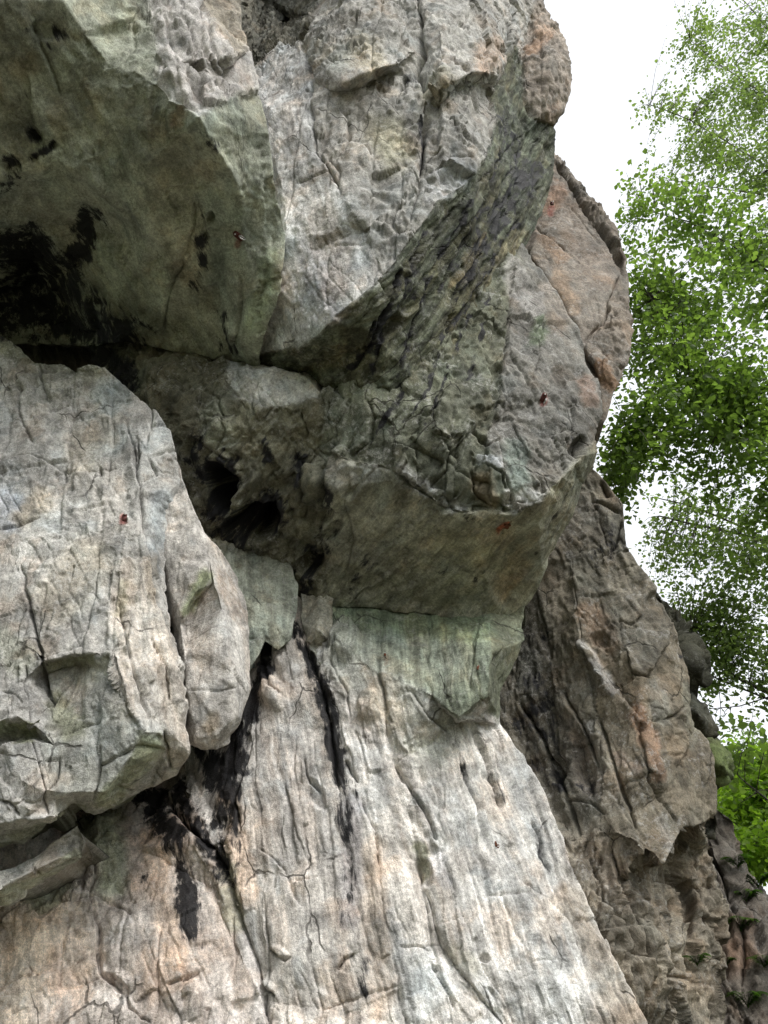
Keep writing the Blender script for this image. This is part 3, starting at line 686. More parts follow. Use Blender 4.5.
# cracks: layer, points, width px, depth m, step m (right-hand side proud), step range px
CR = [
    ('upper', [(418, -40), (418, 10), (420, 52), (416, 68), (429, 94), (429, 115), (423, 130), (423, 161), (419, 188), (410, 222)], 4.0, 0.12, 0, 0),
    ('upper', [(416, 68), (405, 76), (398, 90)], 2.5, 0.06, 0, 0), ('upper', [(423, 161), (435, 152), (442, 147)], 2.2, 0.05, 0, 0),
    ('upper', [(429, 96), (447, 88), (475, 77), (491, 80), (495, 92)], 2.4, 0.06, 0, 0), ('upper', [(517, 10), (512, 30), (506, 60), (495, 90), (492, 110)], 2.6, 0.09, 0, 0),
    ('upper', [(527, 20), (520, 45), (519, 62), (523, 95), (533, 118)], 2.2, 0.05, 0, 0), ('upper', [(304, 30), (303, 50), (311, 72), (313, 117), (316, 150), (338, 183), (342, 195)], 2.4, 0.05, 0, 0),
    ('upper', [(349, 30), (356, 22), (357, 14)], 3.0, 0.06, 0, 0), ('upper', [(336, 190), (342, 172), (330, 160), (345, 150), (352, 140)], 2.0, 0.05, 0, 0),
    ('upper', [(400, 235), (392, 222), (396, 205), (402, 195)], 2.4, 0.06, 0, 0), ('upper', [(330, 100), (348, 120), (352, 140), (368, 150), (372, 165)], 2.0, 0.04, 0.02, 25),
    ('upper', [(471, 10), (466, 24), (470, 30)], 2.0, 0.04, 0, 0), ('upper', [(455, 60), (470, 70)], 2.0, 0.03, 0, 0), ('upper', [(445, 120), (462, 140), (478, 150)], 1.8, 0.03, 0.02, 20),
    ('upper', [(430, 175), (450, 160), (470, 160)], 1.8, 0.03, 0.02, 18),
    # streaks and rips in the slanting underside
    ('upper', [(500, 150), (488, 190), (470, 225), (452, 262), (440, 290)], 2.0, 0.05, 0.03, 16), ('upper', [(520, 150), (505, 195), (482, 240), (462, 290), (440, 340)], 2.2, 0.06, 0.04, 16),
    ('upper', [(536, 160), (525, 205), (500, 250), (475, 290), (450, 330), (430, 372)], 2.0, 0.04, 0.03, 14), ('upper', [(398, 270), (380, 310), (368, 345), (352, 372)], 2.2, 0.06, 0.03, 14),
    ('upper', [(430, 230), (410, 270), (395, 300), (380, 345), (372, 372)], 1.8, 0.04, 0.03, 14), ('upper', [(470, 200), (448, 240), (425, 285), (410, 330), (395, 375)], 1.8, 0.04, 0.02, 14), ('upper', [(385, 300), (372, 322), (362, 350)], 3.0, 0.07, 0, 0),
    ('upper', [(455, 312), (446, 340), (440, 352)], 3.0, 0.07, 0, 0), ('upper', [(490, 240), (468, 270), (452, 300)], 1.8, 0.04, 0, 0),
    # ceiling
    ('ceil', [(116, 232), (118, 255), (128, 275), (140, 290)], 2.6, 0.06, 0.03, 30), ('ceil', [(193, 200), (193, 234), (167, 298), (163, 340)], 2.4, 0.06, 0.03, 30), ('ceil', [(145, 262), (152, 285), (160, 300)], 2.2, 0.05, 0, 0),
    ('ceil', [(240, 275), (244, 300), (240, 325), (235, 345)], 2.4, 0.06, 0.03, 25), ('ceil', [(272, 232), (270, 260), (258, 300), (254, 330)], 2.0, 0.03, 0.02, 20),
    ('ceil', [(35, 25), (42, 50), (52, 75), (60, 98)], 2.6, 0.04, 0.02, 20), ('ceil', [(135, 5), (135, 40), (124, 65)], 2.0, 0.03, 0.015, 20), ('ceil', [(93, 150), (100, 165), (104, 176)], 2.0, 0.03, 0, 0),
    ('ceil', [(208, 20), (210, 45), (225, 72), (240, 52)], 2.0, 0.04, 0, 0), ('ceil', [(166, 20), (168, 45), (180, 62), (178, 85)], 1.8, 0.03, 0.02, 12), ('ceil', [(185, 20), (195, 50), (190, 75), (198, 100)], 1.8, 0.03, 0.02, 12), ('ceil', [(200, 40), (212, 60), (222, 75)], 1.8, 0.03, -0.02, 12),
    ('ceil', [(223, 73), (232, 85), (234, 97)], 1.6, 0.03, 0, 0), ('ceil', [(150, 350), (208, 358), (265, 366)], 1.5, 0.04, 0, 0),
    # middle
    ('mid', [(235, 372), (222, 400), (225, 430), (215, 455)], 2.4, 0.05, 0.03, 25), ('mid', [(258, 378), (252, 400), (256, 420)], 2.0, 0.04, 0, 0), ('mid', [(115, 350), (150, 352), (165, 360), (160, 368)], 1.6, 0.03, 0, 0),
    ('mid', [(400, 478), (415, 490), (433, 500)], 2.2, 0.05, 0, 0), ('mid', [(440, 440), (447, 455), (445, 470), (430, 485)], 2.0, 0.05, 0.03, 16), ('mid', [(470, 470), (472, 490), (490, 508)], 2.2, 0.06, 0, 0), ('mid', [(500, 440), (503, 470), (512, 500), (525, 503)], 2.2, 0.06, 0.04, 20),
    ('mid', [(470, 432), (490, 445), (500, 440)], 2.0, 0.06, 0, 0), ('mid', [(485, 465), (500, 475), (504, 490)], 2.0, 0.06, 0, 0), ('mid', [(536, 448), (548, 462), (553, 468)], 2.0, 0.03, 0, 0), ('mid', [(566, 438), (572, 450), (580, 458)], 3.2, 0.08, 0, 0),
    ('mid', [(571, 395), (573, 420), (571, 435), (580, 432)], 1.8, 0.03, 0, 0), ('mid', [(480, 340), (490, 370), (486, 395)], 2.0, 0.04, 0.03, 16), ('mid', [(512, 285), (508, 330), (502, 375)], 2.2, 0.05, 0, 0), ('mid', [(545, 315), (540, 350), (530, 385)], 2.0, 0.04, 0.03, 18),
    ('mid', [(366, 400), (372, 420), (368, 440), (352, 455)], 2.0, 0.05, 0.03, 18), ('mid', [(350, 470), (345, 500), (352, 540), (345, 580)], 1.8, 0.03, 0, 0), ('mid', [(300, 460), (310, 490), (305, 520)], 2.6, 0.06, 0, 0), ('mid', [(330, 470), (320, 520), (322, 570)], 2.4, 0.05, 0, 0),
    ('mid', [(520, 510), (500, 540), (470, 575)], 1.6, 0.02, 0.015, 20), ('mid', [(585, 470), (560, 510), (530, 560)], 1.5, 0.02, 0.012, 14), ('mid', [(470, 520), (440, 550), (420, 580)], 1.5, 0.015, 0.012, 14),
    # brown slab
    ('brown', [(553, 158), (568, 179), (582, 201), (595, 220), (607, 239), (612, 247), (621, 257), (628, 279)], 2.6, 0.08, -0.03, 20), ('brown', [(534, 226), (550, 240), (565, 250)], 3.0, 0.10, 0.04, 30), ('brown', [(620, 272), (609, 303), (603, 322), (585, 342)], 2.2, 0.06, 0.0, 0),
    ('brown', [(565, 250), (580, 265)], 1.4, 0.02, 0, 0), ('brown', [(526, 250), (551, 286), (567, 311), (578, 328), (578, 345), (588, 362), (601, 382)], 4.0, 0.14, 0, 0), ('brown', [(600, 350), (612, 362), (625, 370)], 1.8, 0.04, 0, 0), ('brown', [(575, 190), (572, 205), (590, 228), (600, 245)], 1.5, 0.03, 0, 0),
    # left blocks
    ('blocks', [(137, 440), (139, 470), (143, 500), (143, 525), (151, 556), (161, 608), (172, 640)], 2.2, 0.08, 0.0, 0), ('blocks', [(27, 590), (30, 615), (34, 634), (43, 662), (50, 690), (55, 706)], 2.2, 0.08, 0, 0), ('blocks', [(20, 565), (24, 580), (27, 600)], 1.6, 0.05, 0, 0),
    ('blocks', [(26, 665), (27, 681), (34, 709), (35, 736)], 2.0, 0.06, 0, 0), ('blocks', [(43, 668), (66, 661), (88, 658)], 2.0, 0.05, 0, 0), ('blocks', [(33, 740), (39, 765), (44, 790), (45, 812)], 1.6, 0.05, 0, 0), ('blocks', [(110, 655), (118, 680), (130, 712), (140, 728)], 1.4, 0.03, -0.02, 16),
    ('blocks', [(50, 705), (62, 690), (75, 672)], 1.8, 0.04, -0.03, 22), ('blocks', [(20, 385), (19, 405), (24, 425), (34, 445)], 1.8, 0.05, 0.0, 0), ('blocks', [(40, 363), (42, 385), (50, 400)], 2.0, 0.06, 0, 0), ('blocks', [(0, 460), (30, 455), (60, 470), (100, 472), (120, 468)], 1.8, 0.03, 0.015, 30),
    ('blocks', [(0, 528), (20, 522), (40, 515)], 1.5, 0.03, 0, 0), ('blocks', [(30, 572), (60, 555), (85, 540)], 1.5, 0.03, 0.02, 25), ('blocks', [(125, 420), (132, 445), (137, 470)], 1.8, 0.04, 0.02, 25), ('blocks', [(133, 448), (140, 482), (158, 475), (148, 455)], 1.6, 0.04, 0.02, 12), ('blocks', [(150, 456), (165, 452), (176, 450)], 1.6, 0.04, 0, 0),
    ('blocks', [(180, 518), (193, 520)], 1.8, 0.04, 0, 0), ('blocks', [(64, 470), (66, 480), (70, 465)], 2.2, 0.05, 0, 0), ('blocks', [(99, 468), (102, 478)], 2.4, 0.06, 0, 0), ('blocks', [(118, 600), (125, 640), (135, 680), (150, 720)], 1.4, 0.04, 0.0, 0), ('blocks', [(150, 640), (165, 668), (170, 700)], 1.4, 0.04, 0.0, 0),
    ('blocks', [(44, 760), (60, 758), (56, 775), (48, 790)], 1.8, 0.05, 0, 0), ('blocks', [(100, 742), (96, 780), (95, 800)], 1.6, 0.03, 0, 0), ('blocks', [(0, 800), (10, 802), (20, 815)], 1.5, 0.04, 0, 0), ('blocks', [(163, 730), (166, 755), (172, 770)], 2.0, 0.06, 0, 0), ('blocks', [(0, 690), (16, 694), (24, 705)], 1.2, 0.02, 0, 0),
    ('ledge', [(28, 862), (40, 876)], 1.5, 0.04, 0, 0), ('ledge', [(0, 892), (40, 878), (78, 858)], 1.4, 0.03, 0, 0), ('flake', [(190, 690), (215, 690), (238, 688)], 1.3, 0.02, 0, 0),
    # slab
    ('slab', [(165, 795), (190, 830), (215, 850), (230, 890), (245, 935), (262, 985), (270, 1030)], 4.2, 0.09, 0.03, 30), ('slab', [(300, 630), (315, 665), (325, 700), (332, 740), (338, 790)], 4.0, 0.07, 0, 0), ('slab', [(88, 845), (95, 870), (90, 895), (98, 925), (96, 945), (100, 975), (122, 995)], 3.2, 0.08, 0.03, 25),
    ('slab', [(85, 885), (110, 900), (130, 912)], 1.8, 0.05, 0, 0), ('slab', [(165, 985), (185, 975), (200, 970)], 2.2, 0.06, -0.03, 20), ('slab', [(25, 965), (40, 975), (50, 970)], 1.6, 0.03, 0.02, 16), ('slab', [(75, 965), (95, 950)], 1.6, 0.04, 0, 0), ('slab', [(395, 762), (412, 790), (430, 822), (436, 842)], 2.8, 0.07, 0.0, 0),
    ('slab', [(415, 835), (419, 870), (432, 905), (445, 945), (470, 985), (500, 1024)], 2.0, 0.035, -0.02, 20), ('slab', [(505, 850), (520, 880), (535, 892), (555, 905), (575, 930)], 1.5, 0.03, 0.012, 30), ('slab', [(532, 820), (545, 850), (551, 872)], 2.4, 0.05, 0, 0), ('slab', [(520, 745), (545, 790), (560, 830), (580, 880)], 2.0, 0.05, 0, 0),
    ('slab', [(455, 735), (460, 760), (475, 800), (485, 840)], 2.8, 0.06, 0.03, 18), ('slab', [(472, 726), (490, 765), (505, 810)], 2.0, 0.04, -0.03, 16), ('slab', [(486, 735), (500, 770), (512, 800)], 2.0, 0.04, 0.03, 16), ('slab', [(252, 675), (262, 662), (270, 690), (285, 700)], 2.2, 0.06, 0.03, 16),
    ('slab', [(345, 760), (352, 772), (360, 782)], 2.4, 0.06, 0.0, 0), ('slab', [(303, 755), (310, 780), (320, 790)], 2.2, 0.06, 0.03, 14), ('slab', [(400, 948), (420, 946), (432, 950)], 1.4, 0.03, 0, 0), ('slab', [(432, 962), (445, 985), (455, 1010)], 1.6, 0.04, 0, 0), ('slab', [(295, 880), (310, 878), (318, 875)], 1.8, 0.04, 0.02, 14),
    ('slab', [(338, 968), (345, 955), (355, 952)], 2.0, 0.05, -0.03, 14), ('slab', [(258, 975), (262, 985), (275, 998)], 2.8, 0.07, 0, 0), ('slab', [(270, 950), (285, 960), (291, 957)], 2.2, 0.05, 0, 0), ('slab', [(340, 640), (330, 660), (345, 690), (350, 720)], 2.0, 0.05, 0.03, 18), ('slab', [(375, 670), (385, 700), (388, 735)], 1.8, 0.04, 0.02, 14),
    ('slab', [(255, 735), (240, 775), (232, 800), (240, 830)], 2.2, 0.05, 0, 0), ('slab', [(410, 690), (425, 715), (450, 735)], 2.0, 0.05, 0.03, 20), ('slab', [(470, 690), (475, 660), (478, 630)], 1.4, 0.02, 0.015, 12), ('slab', [(125, 985), (130, 1010), (150, 1024)], 2.0, 0.05, 0, 0),
    ('slab', [(0, 925), (20, 905), (40, 912)], 2.0, 0.05, 0.03, 25), ('slab', [(360, 800), (375, 830), (380, 870)], 1.8, 0.04, 0.02, 18), ('slab', [(260, 850), (285, 870), (300, 905)], 1.6, 0.03, 0.02, 20),
    # buttress
    ('butt', [(520, 700), (545, 745), (560, 775), (580, 835)], 3.0, 0.10, 0, 0), ('butt', [(598, 715), (612, 760), (622, 790), (636, 830)], 3.0, 0.10, 0.04, 30), ('butt', [(560, 690), (580, 720), (600, 770)], 2.4, 0.08, 0.04, 20), ('butt', [(581, 638), (598, 668), (614, 694)], 2.2, 0.06, 0.06, 14), ('butt', [(618, 618), (632, 622), (645, 615)], 2.6, 0.07, 0, 0),
    ('butt', [(672, 628), (668, 645), (645, 678), (632, 672), (626, 650)], 2.4, 0.06, 0.05, 22), ('butt', [(662, 720), (675, 715), (684, 705)], 2.2, 0.05, 0, 0), ('butt', [(634, 715), (640, 735), (650, 780), (660, 800), (680, 825)], 2.0, 0.05, 0, 0), ('butt', [(690, 730), (685, 755), (676, 768)], 2.2, 0.05, 0.03, 16), ('butt', [(662, 755), (680, 757)], 2.0, 0.04, 0, 0),
    ('butt', [(596, 560), (615, 545), (620, 520)], 2.6, 0.07, 0, 0), ('butt', [(590, 500), (605, 505), (618, 512)], 2.8, 0.08, 0, 0), ('butt', [(600, 480), (608, 495)], 2.6, 0.08, 0, 0), ('butt', [(650, 560), (660, 600), (668, 625)], 2.0, 0.04, 0.03, 14), ('butt', [(565, 800), (590, 800), (605, 815)], 2.2, 0.06, 0, 0),
    ('butt', [(610, 850), (622, 890), (640, 930), (648, 970)], 3.2, 0.10, 0.04, 20), ('butt', [(640, 880), (645, 920), (665, 960), (668, 1000)], 3.4, 0.12, 0.05, 20), ('butt', [(670, 900), (672, 940), (682, 975)], 3.2, 0.10, 0, 0), ('butt', [(600, 900), (625, 925), (632, 960)], 2.6, 0.08, 0.05, 16), ('butt', [(625, 955), (645, 958), (655, 965)], 2.6, 0.08, 0.05, 16), ('butt', [(660, 975), (690, 980), (700, 1000)], 2.6, 0.08, 0.04, 16), ('butt', [(690, 850), (698, 900), (712, 950), (715, 1010)], 2.6, 0.08, 0.04, 20), ('butt', [(590, 860), (600, 880), (604, 905)], 2.2, 0.06, 0, 0),
    ('bank', [(700, 840), (722, 880), (740, 930), (745, 1000)], 3.5, 0.12, 0.06, 30), ('bank', [(730, 850), (745, 900), (760, 950)], 3.0, 0.1, 0.05, 25),
]
# dents (+ deep, - proud): layer, px, py, rx, ry, angle deg, metres
DENTS = [
    ('mid', 352, 484, 9, 14, 20, 0.06), ('mid', 448, 504, 9, 8, 0, 0.05), ('mid', 478, 507, 9, 13, -20, 0.05), ('mid', 506, 502, 7, 10, 0, 0.04),
    ('mid', 222, 488, 12, 26, -18, 0.45), ('mid', 253, 524, 26, 17, -28, 0.55), ('mid', 325, 515, 10, 7, -30, 0.07), ('mid', 310, 565, 10, 9, 0, 0.2), ('mid', 333, 530, 12, 6, -40, 0.06),
    ('mid', 243, 495, 7, 24, 35, -0.12), ('mid', 312, 485, 12, 16, 10, -0.08), ('mid', 340, 470, 14, 22, 10, -0.06),
    ('ceil', 45, 30, 14, 10, 0, 0.03), ('ceil', 36, 133, 7, 7, 0, 0.06), ('ceil', 12, 170, 9, 9, 0, 0.06), ('ceil', 53, 144, 4, 4, 0, 0.04), ('ceil', 35, 155, 4, 4, 0, 0.04), ('ceil', 209, 217, 4, 6, 10, 0.08), ('ceil', 206, 236, 2, 3, 0, 0.04),
    ('slab', 437, 968, 3, 3, 0, 0.06), ('slab', 281, 951, 9, 5, 20, -0.025), ('slab', 266, 985, 8, 6, 40, -0.02), ('slab', 487, 956, 5, 4, 20, 0.05), ('slab', 425, 870, 7, 14, -20, 0.05), ('slab', 395, 1000, 10, 10, 0, 0.02), ('slab', 115, 985, 16, 6, 35, 0.06), ('slab', 315, 792, 7, 16, -25, 0.05), ('slab', 275, 695, 12, 14, 0, -0.06), ('slab', 283, 650, 10, 22, 5, -0.08), ('slab', 345, 640, 14, 20, -20, -0.08), ('slab', 370, 705, 12, 16, -20, -0.06),
    ('butt', 641, 727, 3.5, 4.5, 0, 0.14), ('butt', 585, 760, 10, 30, -10, 0.05), ('butt', 600, 640, 8, 8, 0, 0.04), ('butt', 560, 770, 9, 14, 0, 0.08), ('butt', 655, 600, 8, 8, 0, 0.05), ('butt', 686, 905, 6, 26, -8, 0.12),
    ('upper', 388, 325, 7, 16, 35, 0.06), ('upper', 446, 325, 4, 14, 25, 0.05), ('mid', 580, 445, 7, 9, 0, 0.10),
]
# black seepage stains and painted shade (soft mask), layer or None, points, half width px, strength
SEEP_SHADE = [
    ('slab', [(172, 832), (183, 855), (187, 880)], 8, 0.8), ('slab', [(215, 760), (232, 800), (238, 840), (240, 870)], 6, 0.6), ('slab', [(340, 785), (345, 830), (346, 880)], 6, 0.6), ('slab', [(228, 795), (215, 830), (225, 860)], 8, 0.7),
    ('upper', [(500, 150), (488, 190), (470, 225), (452, 262), (440, 290)], 2.6, 0.75), ('upper', [(520, 150), (505, 195), (482, 240), (462, 290), (440, 340)], 3.0, 0.8), ('upper', [(536, 160), (525, 205), (500, 250), (475, 290), (450, 330), (430, 372)], 2.6, 0.7), ('upper', [(398, 270), (380, 310), (368, 345), (352, 372)], 3.0, 0.8), ('upper', [(430, 230), (410, 270), (395, 300), (380, 345), (372, 372)], 2.6, 0.7), ('upper', [(470, 200), (448, 240), (425, 285), (410, 330), (395, 375)], 2.8, 0.75), ('upper', [(490, 240), (468, 270), (452, 300)], 2.4, 0.7),
    ('mid', [(440, 352), (425, 385), (405, 420)], 2.6, 0.65), ('mid', [(470, 310), (455, 350), (440, 390), (425, 425)], 2.6, 0.65), ('mid', [(400, 392), (385, 415), (370, 440)], 2.8, 0.7), ('mid', [(488, 300), (480, 340), (468, 380)], 2.4, 0.6), ('mid', [(520, 520), (490, 560), (470, 590)], 2.4, 0.3), ('mid', [(480, 525), (450, 560), (430, 590)], 2.4, 0.3), ('mid', [(580, 480), (555, 520), (535, 560)], 2.2, 0.4),
    ('ceil', [(-40, 255), (20, 250), (45, 270), (60, 300), (100, 330), (120, 342)], 24, 0.9), ('ceil', [(35, 222), (45, 245)], 8, 0.9), ('ceil', [(88, 222), (80, 250), (70, 290)], 13, 0.9), ('ceil', [(-40, 300), (30, 305), (90, 325)], 26, 0.9), ('blocks', [(0, 338), (40, 345), (80, 356)], 7, 0.6),
    ('mid', [(85, 345), (110, 360), (125, 385)], 12, 1.0),
    ('ceil', [(209, 212), (204, 250), (198, 285)], 8, 0.62), ('ceil', [(36, 133), (36, 134)], 8, 0.6), ('ceil', [(10, 165), (14, 178), (4, 196)], 9, 0.55), ('ceil', [(35, 25), (50, 40), (60, 35)], 9, 0.6), ('ceil', [(20, 105), (30, 88)], 6, 0.45), ('ceil', [(200, 130), (212, 150), (212, 160)], 6, 0.5), ('ceil', [(220, 320), (230, 345)], 10, 0.55), ('ceil', [(53, 144), (33, 155)], 4, 0.7),
    ('mid', [(222, 470), (220, 505)], 14, 1.0), ('mid', [(235, 535), (270, 512)], 17, 1.0), ('mid', [(205, 430), (200, 470), (212, 500)], 9, 0.7), ('mid', [(265, 440), (268, 460)], 6, 0.75), ('mid', [(298, 455), (302, 480)], 7, 0.75), ('mid', [(312, 555), (308, 585), (302, 605)], 9, 0.85), ('mid', [(325, 510), (335, 530)], 8, 0.7), ('mid', [(330, 490), (320, 520), (330, 560)], 8, 0.5), ('mid', [(370, 560), (352, 600)], 8, 0.35),  # black in the pockets stands in for their shade
    ('slab', [(290, 620), (308, 655), (322, 690), (330, 725), (336, 760), (340, 790)], 8, 0.95), ('slab', [(335, 760), (350, 790), (348, 830), (346, 870), (350, 900)], 7, 0.62), ('slab', [(268, 640), (262, 670), (250, 700), (238, 740), (225, 780)], 11, 0.95), ('slab', [(205, 740), (215, 770), (228, 795)], 13, 1.0), ('slab', [(243, 740), (240, 770)], 7, 0.7), ('slab', [(150, 800), (165, 825), (178, 840)], 13, 0.95), ('slab', [(180, 790), (195, 830), (215, 850), (228, 880)], 10, 0.85),
    ('slab', [(186, 865), (188, 900), (192, 935)], 9, 1.0), ('slab', [(192, 930), (200, 945)], 5, 0.6), ('slab', [(225, 800), (235, 830), (238, 850)], 5, 0.7), ('slab', [(345, 905), (347, 925)], 8, 0.55), ('slab', [(350, 850), (352, 830)], 6, 0.5), ('slab', [(75, 820), (100, 800), (140, 790)], 10, 0.55), ('slab', [(143, 880), (143, 910)], 4, 0.4), ('slab', [(362, 940), (365, 990)], 6, 0.35), ('slab', [(270, 640), (258, 690)], 12, 0.5),  # black below the left blocks is shade painted into the gap
    ('slab', [(458, 745), (466, 775)], 4, 0.42), ('slab', [(492, 760), (508, 800)], 5, 0.3), ('slab', [(540, 840), (550, 870)], 4, 0.6),
    ('upper', [(520, 175), (500, 215), (482, 245)], 13, 0.72), ('upper', [(540, 165), (525, 200)], 8, 0.5), ('upper', [(384, 310), (370, 345)], 6, 0.7), ('upper', [(395, 300), (392, 320)], 4, 0.6), ('upper', [(448, 320), (444, 345)], 4, 0.8), ('upper', [(470, 270), (455, 300)], 5, 0.6), ('upper', [(430, 260), (408, 285), (420, 300)], 6, 0.45), ('upper', [(405, 370), (400, 392)], 6, 0.55), ('upper', [(421, 120), (424, 165)], 5, 0.6), ('upper', [(416, 60), (408, 75)], 6, 0.5), ('upper', [(505, 120), (515, 145)], 8, 0.5),
    ('butt', [(530, 640), (540, 700), (555, 760)], 16, 0.5), ('butt', [(520, 720), (560, 780)], 12, 0.5), ('butt', [(575, 770), (590, 790)], 10, 0.45), ('butt', [(640, 726), (641, 729)], 3, 1.0), ('butt', [(610, 535), (600, 560)], 12, 0.4), ('butt', [(684, 640), (690, 690)], 6, 0.4),  # left side: black painted for the shade of the recessed corner
    ('mid', [(465, 520), (480, 530)], 6, 0.3), ('butt', [(580, 845), (590, 870)], 8, 0.4), ('mid', [(571, 440), (582, 452)], 5, 0.7),
]
